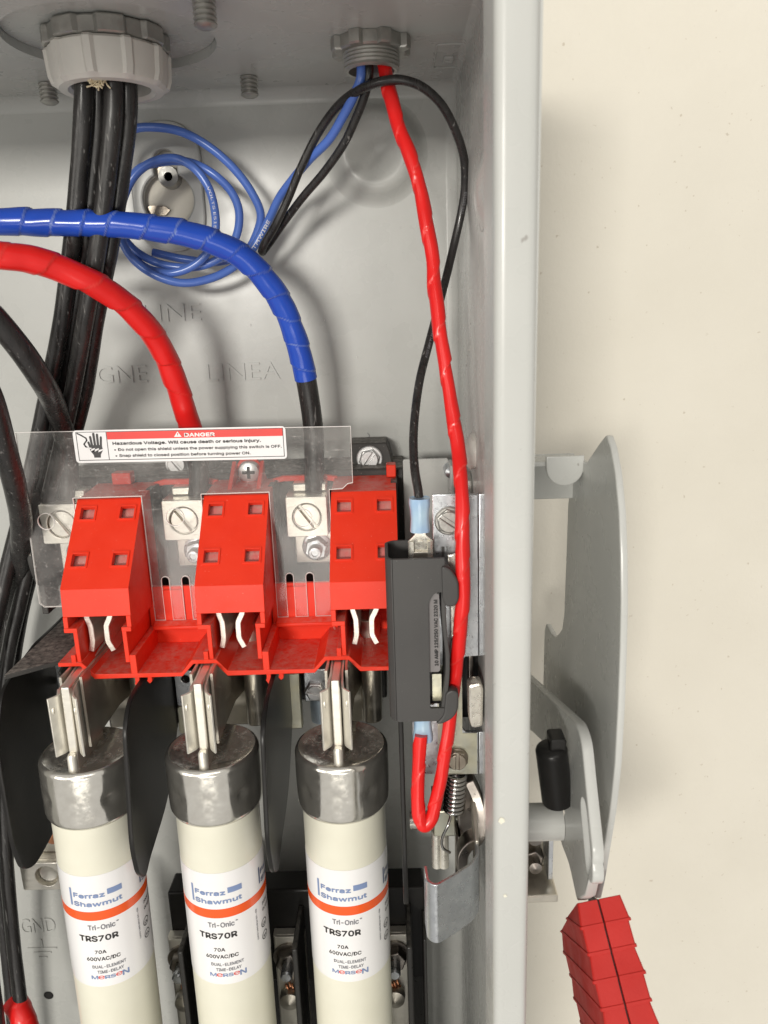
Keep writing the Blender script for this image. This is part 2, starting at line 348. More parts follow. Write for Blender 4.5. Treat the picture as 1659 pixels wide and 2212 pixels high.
def tube(mb, path, r, seg=20, wrap=None, s0=0.0, s1=None, lump=0.0, flat=None):
    """r: radius or function of length; wrap=(pitch, height, lean): helical tape laps as real steps"""
    s1 = path.len if s1 is None else s1
    o = len(mb.v); rings = 0
    for i in range(path.n + 1):
        d = path.len * i / path.n
        if d < s0 - 1e-6 or d > s1 + 1e-6: continue
        t, u = path.t[i], path.u[i]; w_ = t.cross(u); rr = r(d) if callable(r) else r
        for k in range(seg):
            a = 2 * PI * k / seg; q = rr; lapv = 0.0
            if wrap:
                ph = d / wrap[0] + wrap[2] * a / (2 * PI) + 0.35 * mnoise.noise((d * 0.06 + wrap[0], 3.1, 0)) + 0.10 * mnoise.noise((d * 0.2, math.cos(a), math.sin(a)))
                fr = ph - math.floor(ph); q += wrap[1] * (fr if fr < 0.96 else (1 - fr) / 0.04); lapv = 1.0 if fr > 0.945 else 0.0
                q += lump * mnoise.noise((d * 0.12, math.cos(a) * 0.8, math.sin(a) * 0.8 + math.floor(ph) * 1.7))
            elif lump: q += lump * mnoise.noise((d * 0.08, math.cos(a), math.sin(a)))
            if lapv: mb.lap[len(mb.v)] = lapv
            mb.v.append(path.p[i] + (u * math.cos(a) + w_ * math.sin(a)) * q)
        rings += 1
    for i in range(rings - 1):
        for k in range(seg):
            k2 = (k + 1) % seg; mb.f.append((o + i * seg + k, o + i * seg + k2, o + (i + 1) * seg + k2, o + (i + 1) * seg + k))
    mb.f.append(tuple(o + k for k in range(seg))[::-1]); mb.f.append(tuple(o + (rings - 1) * seg + k for k in range(seg)))
    return mb
def text_on(mb, body, path, s0, h, r, face, length=None, bold=0.01, flip=False):
    """flat print laid along a wire; face = direction the print looks towards"""
    vs, fs = text(body, length, h, bold)
    def fn(x, y, z):
        d = s0 - x if flip else s0 + x
        p, t, u = path.at(d); nrm = (face - t * face.dot(t)).normalized(); b = t.cross(nrm)
        if flip: b = -b
        a = (y - h / 2) / r
        return p + (nrm * math.cos(a) - b * math.sin(a)) * (r + 0.06 + z)
    return mb.add(vs, fs, fn)

ORG = {}
def build(name, mb, m, parent=None, bevel=0.0, smooth=35, seg=2, edge=None):
    org = ORG.get(parent.name, Vector((0, 0, 0))) if parent else Vector((0, 0, 0))
    me = bpy.data.meshes.new(name)
    me.from_pydata([tuple((v - org) * S) for v in mb.v], [], mb.f); me.update()
    bm = bmesh.new(); bm.from_mesh(me); bmesh.ops.recalc_face_normals(bm, faces=bm.faces); bm.to_mesh(me); bm.free()
    me.materials.append(M[m])
    if edge:
        me.materials.append(M[edge])
        for p in me.polygons: p.material_index = 0 if abs(p.normal.y) > 0.93 else 1
    if smooth:
        me.polygons.foreach_set('use_smooth', [True] * len(me.polygons)); me.set_sharp_from_angle(angle=math.radians(smooth))
    if mb.lap:
        at = me.attributes.new('lap', 'FLOAT', 'POINT')
        for i, v in mb.lap.items(): at.data[i].value = v
    o = bpy.data.objects.new(name, me); COL.objects.link(o)
    if parent: o.parent = parent; ORG[o.name] = org
    if bevel:
        b = o.modifiers.new('bevel', 'BEVEL'); b.width = bevel * S; b.segments = seg; b.limit_method = 'ANGLE'; b.angle_limit = math.radians(40)
    return o
def thing(name, loc, label, cat, group=None):
    o = bpy.data.objects.new(name, None); COL.objects.link(o); o.location = Vector(loc) * S; o.empty_display_size = 0.01
    ORG[o.name] = Vector(loc); o['label'] = label; o['category'] = cat
    if group: o['group'] = group
    return o
def tag(o, label, cat, group=None):
    o['label'] = label; o['category'] = cat
    if group: o['group'] = group
    return o
def copy_tree(o, parent=None):
    c = o.copy(); COL.objects.link(c)
    if parent: c.parent = parent
    for ch in list(o.children): copy_tree(ch, c)
    return c
def dup(root, loc, label, group=None):
    c = copy_tree(root); c.location = Vector(loc) * S; c['label'] = label
    if group: c['group'] = group
    return c
def slot_screw(parent, c, r, m, rot, hexr=None, axis='Y', washer=0.0, depth=2.6):
    """slotted (hex washer) screw head facing the viewer (-Y)"""
    x, y, z = c
    if washer:
        mb = MB().lathe([(washer, 0), (washer, -0.5), (washer - 0.4, -0.8), (0, -0.8)], c, 'Y', 36); build('washer', mb, m, parent)
    sl = 0.16 * r
    head = MB()
    for sgn in (1, -1):                            # two half discs leave the slot open
        a0 = math.asin(min(0.95, sl / r))
        half = circ(0, 0, r, 18, a0, PI - a0)
        pts = [(math.cos(rot) * u - math.sin(rot) * v * 1, math.sin(rot) * u + math.cos(rot) * v) for u, v in [(p[0], p[1]) for p in half]]
        pts = [(x + sgn * u, z + sgn * v) for u, v in pts]
        head.prism(pts, y - 0.8, y - depth, 'Y')
    build('head', head, m, parent, bevel=0.3)
    low = MB()
    if hexr: low.hexa(hexr, c, 'Y', y - c[1], -depth * 0.72, rot + 0.3)
    else: low.lathe([(r * 1.02, 0), (r * 1.02, -depth * 0.6), (0, -depth * 0.6)], c, 'Y', 30)
    build('head_base', low, m, parent, bevel=0.15)

# ================================================================== SETTING
wallm = MB().box(-700, 1000, 333.6, 346, -900, 700)
wo = build('wall', wallm, 'wall'); wo['kind'] = 'structure'; wo['label'] = 'cream painted wall behind the enclosure'

# ------------------------------------------------------------------ enclosure
enc = thing('enclosure', (0, 330, -150), 'open grey enamelled steel switch enclosure with wires inside', 'electrical box')
kx, kz = P(365, 432, 330).x, P(365, 432, 330).z
ang = math.asin(4.6 / 10.2)
keyhole = circ(kx, kz, 10.2, 28, PI / 2 + ang, 2.5 * PI - ang)
keyhole += circ(kx, kz + 14.0, 4.6, 12, 0, PI)
vs, fs = plate([(-330, -420), (29.5, -420), (29.5, 84), (-330, 84)], [keyhole], 1.5)
build('back_panel', MB().add(vs, fs, XZ(330.75)), 'paint', enc)
pad = rrect(kx - 14.5, kx + 14.5, kz - 20, kz + 29, 13.5, 8)
vs, fs = plate(pad, [keyhole], 1.8, 0.8)
build('mounting_pad', MB().add(vs, fs, XZ(329.4)), 'paint', enc)
dm = P(812, 330, 330)
prof = [(20.5, 0.0), (19.5, -0.2), (17.6, -1.4), (15.8, -3.8), (14.2, -5.4), (12.4, -6.1), (10.2, -5.7), (6, -4.6), (0, -4.2)]
build('mounting_dimple', MB().lathe(prof, dm, 'Y', 56), 'paint', enc, smooth=60)
ringc = (-83.7, 267.4)
sm = (-3.6, 276)
vs, fs = plate([(-330, 158), (29.5, 158), (29.5, 331), (-330, 331)], [circ(*ringc, 32, 64), circ(*sm, 7.5, 32)], 1.5)
build('top_panel', MB().add(vs, fs, XY(82.75)), 'paint', enc)
vs, fs = plate(circ(ringc[0], ringc[1], 31.9, 64), [circ(*ringc, 14, 40)], 1.2, 0.3)
build('knockout_plate', MB().add(vs, fs, XY(85.4)), 'paint', enc)
build('knockout_rim', MB().ring([(32.02, 83.4), (32.6, 83.4), (32.6, 86.5), (32.02, 86.5)], (ringc[0], ringc[1], 0), 'Z', 64), 'paint', enc)
build('knockout_backing', MB().lathe([(33, 86.6), (33, 87.4), (0, 87.4)], (ringc[0], ringc[1], 0), 'Z', 64), 'steel', enc)
build('side_panel', MB().box(28, 29.5, 159, 330, -420, 82), 'paint', enc)
build('side_panel', MB().box(-330, -328.5, 159, 330, -420, 82), 'paint', enc)
build('bottom_panel', MB().box(-330, 29.5, 158, 331, -421.5, -420.02), 'paint', enc)
def fillet(c0, c1, r=5.0, n=7):
    return [c0]
def concave(u0, v0, su, sv, r, n=7):              # filler strip in a concave corner (corner at u0,v0)
    pts = [(u0, v0)]
    for i in range(n + 1):
        a = PI / 2 * i / n; pts.append((u0 + su * r * (1 - math.sin(a)), v0 + sv * r * (1 - math.cos(a))))
    return pts
build('top_bend', MB().prism(concave(330.1, 82.1, -1, -1, 6), -328, 28, 'X'), 'paint', enc, smooth=50)
build('corner_bend', MB().prism(concave(28.1, 330.1, -1, -1, 5), -420, 82, 'Z'), 'paint', enc, smooth=50)
build('side_top_bend', MB().prism(concave(28.1, 82.1, -1, -1, 3), 160, 330, 'Y'), 'paint', enc, smooth=50)
fl = ribbon([(28.75, 172), (28.75, 158), (21.7, 158), (21.4, 172)], 1.5, 1.5, 6)
mb = MB().prism(fl, -421, 86, 'Z')
for v in mb.v: v.x -= 0.0045 * (v.z + 60)          # the door flange is a hair out of plumb
build('front_flange', mb, 'paint', enc, smooth=50)
fl2 = ribbon([(158.0, 82.75), (158.0, 74.0), (170.0, 74.0)], 1.5, 2.0, 6)
build('top_flange', MB().prism(fl2, -330, 19.2, 'X'), 'paint', enc, smooth=50)
bp = PX(1041, 415, 27.9)
build('side_dimple', MB().lathe([(11, 0), (9, -0.5), (6, -1.6), (3, -2.2), (0, -2.4)], bp, 'X', 36), 'paint', enc, smooth=60)
# embossed mark in the top panel
def ceilpt(x, y): v = ray(x, y); return v * (82 / v.z)
e0 = ceilpt(970, 120)
vs, fs = plate(rrect(e0.x - 5.2, e0.x + 5.6, e0.y - 13, e0.y + 13, 1.2), [rrect(e0.x - 4.5, e0.x + 4.9, e0.y - 12.2, e0.y + 12.2, 1.0)], 0.7, 0.25)
build('embossed_frame', MB().add(vs, fs, XY(81.9)), 'paint', enc)
vs, fs = plate(rrect(e0.x - 1.8, e0.x + 1.8, e0.y - 0, e0.y + 7, 0.8), [], 1.0, 0.4)
build('embossed_tab', MB().add(vs, fs, XY(81.7)), 'paint', enc)
def emboss(body, x0, y0, x1, y1, h):
    a = P(x0, y0, 330); b = P(x1, y1, 330)
    vs, fs = text(body, b.x - a.x, h, 0.0, 0.45, plain=True)
    let = MB().add(vs, fs, lambda u, v, t: (a.x + u, 329.9 - t, a.z + v + (b.z - a.z) * u / max(b.x - a.x, 1)))
    build('embossed_lettering', let, 'paint', enc, bevel=0.2, seg=1)
emboss('LINE', 312, 696, 436, 692, 7.0)
emboss('LIGNE', 172, 830, 320, 825, 7.2)
emboss('LINEA', 448, 824, 606, 818, 7.2)
emboss('GND', 48, 2016, 122, 2012, 9.0)
let = MB()
for (xa, xb, yy) in ((60, 124, 2048), (73, 112, 2057), (84, 103, 2067)):
    a = P(xa, yy, 330); b = P(xb, yy, 330); let.box(a.x, b.x, 329.4, 330.2, a.z - 0.5, a.z + 0.5)
a = P(92, 2045, 330); let.box(a.x - 0.5, a.x + 0.5, 329.4, 330.2, a.z, a.z + 5)
build('earth_symbol', let, 'paint', enc, bevel=0.2, seg=1)
hh = P(105, 2150, 329.95)
build('hole_shade', MB().lathe([(2.6, 0), (2.0, 0.0), (0, 0.3)], hh, 'Y', 20), 'inkshade', enc)  # flat black disc, the shade inside a hole put into colour
def blot(x, y, Y, r, m, name, n=11, th=0.12):
    p = P(x, y, Y); pl = [(p.x + r * math.cos(a) * random.uniform(.55, 1.1), p.z + r * math.sin(a) * random.uniform(.55, 1.1)) for a in [2 * PI * i / n for i in range(n)]]
    build(name, MB().prism(pl, Y - th, Y + th, 'Y'), m, enc, smooth=0)
blot(1083, 1772, 157.2, 1.0, 'tube', 'paint_spot'); blot(1091, 1935, 157.2, 0.5, 'tube', 'paint_spot')
for (x, y, r) in ((1015, 742, .7), (1013, 757, .55), (1010, 768, .4), (1008, 790, .5), (1016, 700, .3)):
    p = PX(x, y, 27.95); pl = [(p.y + r * 1.6 * math.cos(a) * random.uniform(.5, 1.2), p.z + r * math.sin(a) * random.uniform(.5, 1.3)) for a in [2 * PI * i / 8 for i in range(8)]]
    build('paint_chip', MB().prism(pl, 27.93, 28.05, 'X'), 'steel', enc, smooth=0)
for (x, y, ln) in ((793, 935, 3.2), (860, 960, 1.6), (640, 1000, 2.2), (770, 770, 1.0), (540, 700, 1.0), (700, 690, .8)):
    p = P(x, y, 329.7); h_ = Path([p, p + Vector((.3 * ln, 0, -.35 * ln)), p + Vector((.1 * ln, -.1, -.9 * ln))], .3)
    build('dust_hair', tube(MB(), h_, 0.13, 6), 'inkgry' if ln > 2 else 'inkwht', enc)
# thread ends of painted studs under the top panel
for (x, y) in ((440, 20), (537, 185), (102, 200)):
    p = ceilpt(x, y - 20)
    prof = [(2.6, 82.2)]
    for k in range(5): prof += [(3.2, 81.6 - k * 1.35), (3.2, 81.2 - k * 1.35), (2.65, 80.75 - k * 1.35)]
    prof += [(2.0, 75.0), (0, 74.8)]
    build('stud', MB().lathe(prof, (p.x, p.y, 0), 'Z', 24), 'cast', enc, smooth=30)
# screw through the keyhole, rusty flake of wall paint beside it
ks = thing('mounting_screw', (kx + 1.0, 333, kz + 8.5), 'small silver screw in the keyhole slot of the back panel', 'screw')
build('head', MB().ring([(1.7, 328.5), (3.9, 328.2), (4.3, 329.4), (4.3, 333.4), (1.7, 333.4)], (kx + 1.0, 0, kz + 8.5), 'Y', 26), 'cast', ks)
build('recess_shade', MB().lathe([(1.75, 330.5), (0, 330.5)], (kx + 1.0, 0, kz + 8.5), 'Y', 20), 'inkshade', ks)  # black disc paints the shade in the screw socket
for (x, y, w_, h_) in ((352, 372, 3.4, 4.2), (338, 455, 6.0, 3.0)):
    p = P(x, y, 332.6); pl = [(p.x + w_ * math.cos(a) * random.uniform(.6, 1), p.z + h_ * math.sin(a) * random.uniform(.6, 1)) for a in [2 * PI * i / 9 for i in range(9)]]
    o = build('paper_scrap', MB().prism(pl, 332.2, 333.4, 'Y'), 'brass'); tag(o, 'brown torn paper scrap on the wall ' + ('above the keyhole screw' if y < 400 else 'low in the round keyhole'), 'scrap')

# ------------------------------------------------------------------ conduit fittings
bc = (-85.6, 268.5)
bush = thing('conduit_connector', (bc[0], bc[1], 76), 'large grey plastic conduit bushing with black cables under the top panel', 'conduit fitting')
def lockn(r0, n, amp):
    def f(a, r, h):
        if r < r0 - 1.5: return r
        x = (a * n / (2 * PI)) % 1.0
        return r + (amp if 0.18 < x < 0.82 else 0.0)
    return f
build('shank', MB().ring([(12.6, 80), (13.9, 80), (13.9, 86.2), (12.6, 86.2)], (bc[0], bc[1], 0), 'Z', 48), 'steel', bush)
build('locknut', MB().ring([(14, 84.3), (17.4, 84.3), (17.8, 83.8), (17.8, 79.8), (17.2, 79.4), (14, 79.4)], (bc[0], bc[1], 0), 'Z', 96, lockn(17.8, 8, 1.3)), 'cast', bush, smooth=25)
def ribs(a, r, h):
    if r < 16.5: return r
    x = (a * 10 / (2 * PI)) % 1.0
    return r + (0.95 if 0.40 < x < 0.60 else 0.0)
bpz = [(12.4, 78.6), (17.4, 79.2), (18.1, 78.4), (17.6, 71.4), (16.8, 69.2), (15.8, 68.1), (13.2, 67.9), (12.0, 68.8), (11.8, 73)]
build('insulating_bushing', MB().ring(bpz, (bc[0], bc[1], 0), 'Z', 120, ribs), 'bushing', bush, bevel=0.0, smooth=22)
build('throat', MB().ring([(12.3, 73.0), (12.6, 73.0), (12.6, 89), (12.3, 89)], (bc[0], bc[1], 0), 'Z', 40), 'inkshade', bush)
lint = MB()
for k in range(26):
    p0 = Vector((bc[0] + random.uniform(-3.5, 2.5), bc[1] - 12.0 + random.uniform(-0.7, .4), 68.2)); d = Vector((random.uniform(-1, 1), random.uniform(-1, .2), random.uniform(-1.3, .2)))
    tube(lint, Path([p0, p0 + d * 1.3, p0 + d * 2.2 + Vector((random.uniform(-1, 1), 0, random.uniform(-.5, .5)))], 0.6), 0.26, 6)
o = build('fibre_tuft', lint, 'lint', smooth=60); tag(o, 'pale frayed fibres sticking out under the grey bushing rim', 'fibres')
con = thing('conduit_connector', (sm[0], sm[1], 78), 'small die-cast metal conduit connector with red and black wires', 'conduit fitting')
def lugs(a, r, h):
    x = (a * 8 / (2 * PI)) % 1.0
    return r + (1.7 if (0.3 < x < 0.7 and r > 10.5) else 0.0)
build('locknut', MB().ring([(8, 81.9), (11.2, 81.9), (11.4, 81.4), (11.4, 78.4), (10.8, 77.9), (8, 77.9)], (sm[0], sm[1], 0), 'Z', 96, lugs), 'cast', con, smooth=25)
th = []
for k in range(4): th += [(9.2, 78.0 - k * 1.1), (8.75, 77.45 - k * 1.1)]
th += [(9.0, 73.4), (8.2, 72.8), (7.4, 72.9), (7.2, 84), (9.2, 84)]
build('throat', MB().ring(th, (sm[0], sm[1], 0), 'Z', 48), 'cast', con, smooth=30)
build('bore_shade', MB().lathe([(7.25, 78.5), (0, 78.6)], (sm[0], sm[1], 0), 'Z', 32), 'inkshade', con)  # black plug paints the shade up inside the connector

# ------------------------------------------------------------------ cables
def cable(name, pts, r, m, label, step=0.8, seg=20, lump=0.0, group=None, cat='cable', wrap=None):
    path = Path(pts, step); o = build(name, tube(MB(), path, r, seg, wrap, lump=lump), m, smooth=60)
    tag(o, label, cat, group); return o, path
g4 = 'black cables bundled out of the big bushing'
tops = [(182, 190, 261), (214, 190, 265), (246, 195, 260), (277, 200, 264)]
mids = [(163, 460, 268), (192, 470, 272), (220, 470, 266), (248, 470, 272)]
low1 = [(132, 700, 276), (158, 700, 281), (182, 700, 272), (207, 690, 280)]
low2 = [(100, 860, 284), (128, 860, 291), (152, 870, 285), (180, 860, 294)]
low3 = [(58, 1060, 287), (90, 1060, 301), (106, 1070, 292), (130, 1040, 306)]
low4 = [(8, 1260, 286), (40, 1240, 304), (50, 1270, 294), (66, 1240, 312)]
low5 = [(-34, 1500, 282), (4, 1470, 304), (6, 1500, 292), (28, 1450, 314)]
low6 = [(-40, 1800, 270), (-6, 1800, 290), (10, 1800, 280), (16, 1800, 306)]
low7 = [(-20, 2080, 266), (18, 2080, 286), (34, 2080, 276), (20, 2100, 306)]
low8 = [(10, 2330, 262), (50, 2330, 280), (66, 2330, 268), (40, 2330, 306)]
desc = ['front left black cable of the bundle below the bushing', 'black cable second from left, running behind in the bundle',
        'front right black cable of the bundle crossing its neighbour', 'rightmost black cable at the back of the bundle']
for i in range(4):
    t = P(*tops[i]); pts = [Vector((bc[0] + (t.x - bc[0]) * .85, bc[1] + (t.y - bc[1]) * .8, 86)), t]
    pts += [P(*q[i]) for q in (mids, low1, low2, low3, low4, low5, low6, low7, low8)]
    cable('power_cable', pts, 2.95, 'blk_cable', desc[i], 1.2, 22, 0.15, g4)
# red taped tail on one bundle cable at the lower left
pt = Path([P(30, 2160, 275.5), P(44, 2185, 272), P(60, 2230, 268), P(80, 2330, 262)], 0.5)
o = build('tape_wrap', tube(MB(), pt, 5.0, 24, (6, 0.25, 1)), 'redtape'); tag(o, 'dark red tape round the black cables at the lower left corner', 'tape')

# phase conductors: taped bends into the line lugs
def taped(name, pts, r, m, cut, label, pitch, tail):
    th_ = thing(name, pts[0], label, 'cable')
    path = Path(pts, 0.33)
    build('tape', tube(MB(), path, r, 32, (pitch, 0.42, 1.0), 0.0, cut * path.len, lump=0.34), m, th_, smooth=50)
    p2 = Path([path.at(path.len * (cut - 0.03) + k * (path.len * (1.03 - cut)) / 14)[0] for k in range(14)] + [pts[-1]], 0.8)
    build('insulation', tube(MB(), p2, r - 0.15, 24), tail, th_, smooth=60)
    return path
blue_pts = [P(-60, 478, 262), P(0, 479, 262), P(100, 481, 264), P(200, 483, 266), P(300, 489, 268), P(400, 504, 271), P(460, 522, 273), P(520, 552, 276), P(575, 606, 280), P(610, 658, 284), P(636, 722, 288), P(655, 790, 291), P(668, 860, 294), P(677, 930, 296), P(679, 1000, 297), P(678, 1075, 297)]
taped('phase_cable', blue_pts, 4.05, 'bluetape', 0.742, 'thick cable wrapped in blue tape arching into the right lug', 9.8, 'blk_cable')
red_pts = [P(-60, 549, 246), P(0, 552, 248), P(60, 560, 252), P(130, 580, 257), P(200, 612, 262), P(258, 648, 268), P(310, 697, 275), P(350, 755, 282), P(378, 820, 288), P(398, 880, 292), P(412, 930, 295), P(424, 985, 297), P(430, 1030, 297), P(426, 1075, 297)]
taped('phase_cable', red_pts, 4.05, 'redtape', 0.80, 'thick cable wrapped in red tape arching into the middle lug', 13.5, 'blk_cable')
blk_pts = [P(-70, 655, 242), P(-25, 675, 244), P(0, 700, 246), P(50, 762, 252), P(90, 822, 260), P(122, 885, 280), P(140, 945, 289), P(147, 1005, 295), P(146, 1080, 297)]
cable('phase_cable', blk_pts, 3.95, 'blk_cable', 'bare black cable curving in from the left into the left lug', 0.8, 22, 0.1)
blk2 = [P(-60, 780, 240), P(-20, 860, 246), P(8, 960, 254), P(32, 1050, 264), P(46, 1130, 276), P(40, 1230, 292), P(20, 1330, 306)]
cable('phase_cable', blk2, 3.9, 'blk_cable', 'black cable running down the left edge of the photo', 0.8, 22, 0.1)

# control wires out of the small connector
r_pts = [Vector((sm[0] + 2.6, sm[1] - 1.5, 82)), P(832, 150, 273), P(843, 205, 270), P(862, 275, 267), P(885, 335, 264), P(906, 405, 262), P(921, 480, 260), P(934, 560, 258), P(941, 640, 255), P(951, 720, 252), P(963, 800, 249), P(975, 880, 246), P(988, 960, 241), P(996, 1040, 234), P(999, 1120, 229), P(999, 1200, 227), P(1000, 1290, 226), P(993, 1380, 228), P(985, 1450, 231), P(974, 1530, 231), P(965, 1600, 229), P(952, 1680, 227), P(940, 1740, 226), P(930, 1770, 225.5), P(917, 1782, 225), P(906, 1768, 225), P(903, 1730, 226), P(903, 1680, 227), P(906, 1630, 228), P(909, 1588, 229)]
rp = Path(r_pts, 0.33)
fat = lambda d: 2.08 + 0.2 * mnoise.noise((d * 0.05, 0, 5))
o = build('control_wire', tube(MB(), rp, fat, 26, (16.0, 0.34, -1.0), lump=0.26), 'redtape', smooth=50)
tag(o, 'thin wire wrapped in red tape hanging from the small connector and looping up', 'wire')
b_pts = [Vector((sm[0] - 1.0, sm[1] - 2.5, 82)), P(797, 160, 273), P(788, 205, 276), P(766, 262, 281), P(742, 312, 285), P(700, 372, 291), P(655, 425, 297), P(612, 482, 303), P(580, 528, 306), P(566, 545, 306), P(569, 531, 303), P(593, 490, 300), P(622, 430, 297), P(650, 362, 293), P(690, 283, 288), P(733, 226, 281), P(780, 192, 273), P(830, 175, 268), P(868, 173, 267), P(910, 187, 268), P(952, 224, 271), P(984, 283, 276), P(1002, 342, 281), P(1004, 405, 285), P(997, 455, 287), P(985, 510, 287), P(966, 590, 284), P(948, 660, 279), P(927, 740, 272), P(908, 815, 264), P(898, 880, 257), P(893, 950, 250), P(896, 1015, 243), P(903, 1058, 239), P(906, 1085, 237)]
o, bpth = cable('control_wire', b_pts, 1.46, 'blk_cable', 'thin black wire looping over the right into the blue crimp terminal', 0.6, 16)
pr = MB()
for (s_, tx) in ((bpth.len * 0.795, 'TYPE THHN 14 AWG 600V'), (bpth.len * 0.655, 'E51583 (UL)')):
    text_on(pr, tx, bpth, s_, 1.25, 1.46, Vector((0.35, -1, 0.15)), None, 0.0)
pr_o = build('lettering', pr, 'inkgry', o, smooth=0)
u_pts = [Vector((sm[0] - 4.0, sm[1] - 2.0, 82)), P(780, 165, 273), P(765, 205, 276), P(742, 250, 281), P(712, 300, 287), P(668, 345, 294), P(632, 388, 300), P(603, 428, 305), P(583, 470, 308), P(562, 510, 309), P(540, 545, 309), P(500, 580, 308), P(450, 603, 306), P(390, 611, 304), P(330, 592, 303), P(284, 556, 303), P(262, 515, 303), P(258, 478, 304), P(268, 425, 305), P(292, 378, 305), P(330, 350, 304), P(378, 342, 303), P(418, 362, 302), P(450, 405, 302), P(464, 455, 303), P(465, 500, 304), P(448, 545, 305), P(412, 577, 305), P(365, 590, 305), P(310, 575, 307), P(276, 540, 309), P(262, 490, 310), P(268, 420, 310), P(300, 366, 309), P(350, 350, 308), P(405, 350, 306), P(455, 372, 305), P(498, 412, 306), P(516, 455, 307), P(512, 505, 308), P(490, 545, 309), P(450, 570, 309), P(400, 578, 308), P(340, 568, 308), P(285, 535, 309), P(250, 480, 310), P(232, 400, 310), P(245, 320, 310), P(285, 281, 308), P(335, 275, 306), P(392, 285, 305), P(450, 316, 305), P(505, 364, 306), P(545, 418, 308), P(563, 462, 310), P(556, 500, 312), P(530, 545, 314), P(470, 566, 314), P(400, 560, 313), P(330, 545, 313)]
o, upth = cable('control_wire', u_pts, 1.55, 'blu_wire', 'thin blue wire coiled against the back panel near the keyhole', 0.6, 16)
pr = MB()
best = min(range(upth.n), key=lambda i: (upth.p[i] - P(578, 478, 308)).length)
text_on(pr, 'SOUTHWIRE', upth, best / upth.n * upth.len + 18.5, 1.7, 1.55, Vector((0.3, -1, 0.25)), 19, 0.012, True)
best = min(range(upth.n), key=lambda i: (upth.p[i] - P(450, 405, 302)).length)
text_on(pr, 'VOLTS E51583 AWG', upth, best / upth.n * upth.len, 1.3, 1.55, Vector((0.2, -1, 0.2)), 24, 0.0)
build('lettering', pr, 'inkwht', o, smooth=0)

# ================================================================== FUSES
FX = (-115.9, -69.8, -22.4)
LEAN = (1.05, 0.34, 0.1)                         # degrees each fuse leans in its clip
fuse = thing('cartridge_fuse', (FX[0], 250, -154), 'leftmost of three cream cartridge fuses, beside the black cables', 'fuse', 'cartridge fuses side by side')
zc = -154.0
def dents(a, r, h):
    q = r
    for (ad, hd, dp, wa, wh) in ((math.radians(-47), -166.5, 1.3, 0.13, 2.0), (math.radians(-132), -166.5, 1.1, 0.12, 2.0), (math.radians(-30), -166, 0.8, 0.22, 8)):
        da = (a - ad + PI) % (2 * PI) - PI
        if r > 12: q -= dp * math.exp(-(da / wa) ** 2 - ((h - hd) / wh) ** 2)
    return q
prof = [(0, zc - 1.0), (10, zc - 1.0), (14.6, zc - 0.6), (15.6, zc), (16.5, zc - 0.5), (17.0, zc - 1.6)] + [(17.0 + 0.12 * math.sin(PI * k / 15), zc - 2 - k * 1.25) for k in range(16)] + [(16.7, zc - 21.8), (16.2, zc - 22.6), (15.5, zc - 22.8)]
cap = build('ferrule', MB().lathe(prof, (FX[0], 250, 0), 'Z', 96, rfun=dents), 'cap', fuse, smooth=45)
build('tube', MB().lathe([(15.4, zc - 20), (15.4, zc - 200), (0, zc - 200)], (FX[0], 250, 0), 'Z', 72), 'tube', fuse, smooth=45)
build('blade', MB().box(FX[0] - 1.5, FX[0] + 1.5, 238.5, 262, zc - 4, zc + 31), 'alu', fuse, bevel=0.4)
build('pin', MB().lathe([(1.7, zc - 2), (1.7, zc + 5), (1.2, zc + 6), (0, zc + 6)], (FX[0], 237.2, 0), 'Z', 18), 'silver', fuse)
lab = build('label', MB().ring([(15.4, -196.6), (15.53, -196.6), (15.53, -246.2), (15.4, -246.2)], (FX[0], 250, 0), 'Z', 96), 'white', fuse)
lab_org = ORG[lab.name]
# the label turns with its own origin on the fuse axis
def on_label(mb, vs, fs, du, z0, R=15.60, tilt=0.0):
    return mb.add(vs, fs, lambda u, v, t: (FX[0] + (R + t) * math.sin((u + du) / R), 250 - (R + t) * math.cos((u + du) / R), z0 + v))
def bar(mb, u0, u1, z0, z1, n=8):
    vs = [(u0 + (u1 - u0) * i / n, v, 0) for v in (0, z1 - z0) for i in range(n + 1)]
    fs = [(i, i + 1, n + 2 + i, n + 1 + i) for i in range(n)]
    return on_label(mb, vs, fs, 0, z0)
build('band', MB().ring([(15.53, -212.1), (15.58, -212.1), (15.58, -216.0), (15.53, -216.0)], (FX[0], 250, 0), 'Z', 96), 'orange', lab)
from collections import defaultdict
ink = defaultdict(MB)
side = defaultdict(MB)
def put(k, body, u, z, w_, h, bold=0.018, rot=False):
    tgt_ = side if u > 12 else ink
    vs, fs = text(body, w_, h, bold)
    if rot: vs = [(v[1], -v[0], v[2]) for v in vs]
    key = (k, 'logo' if body in ('Ferraz', 'Shawmut') else 'maker' if len(body) == 1 and body != '®' else 'line' if body == '®' or body == 'Tri-Onic' else body)
    on_label(tgt_[key], vs, fs, u, z)
# front print (u measured from the middle of the print, z heights in the enclosure)
bar(ink[('inkblu', 'logo')], -10.6, -9.7, -209.9, -202.4)
put('inkblu', 'Ferraz', -8.8, -206.0, 11.6, 2.6, 0.032)
put('inkblu', 'Shawmut', -9.0, -209.7, 17.8, 2.6, 0.03)
bar(ink[('inkblu', 'logo')], 3.8, 9.2, -205.6, -203.2)
put('inkgry', 'Tri-Onic', -4.6, -220.1, 9.8, 2.9, 0.02)
put('inkgry', '®', 5.7, -218.6, 0.9, 0.9)
put('inkshade', 'TRS70R', -8.6, -225.2, 14.4, 3.3, 0.026)
put('inkshade', '70A', -3.2, -230.9, 4.1, 2.05)
put('inkshade', '600VAC/DC', -6.7, -234.1, 12.4, 2.15)
put('inkgry', 'DUAL-ELEMENT', -4.9, -237.6, 12.4, 1.85)
put('inkgry', 'TIME-DELAY', -3.2, -240.0, 9.6, 1.85)
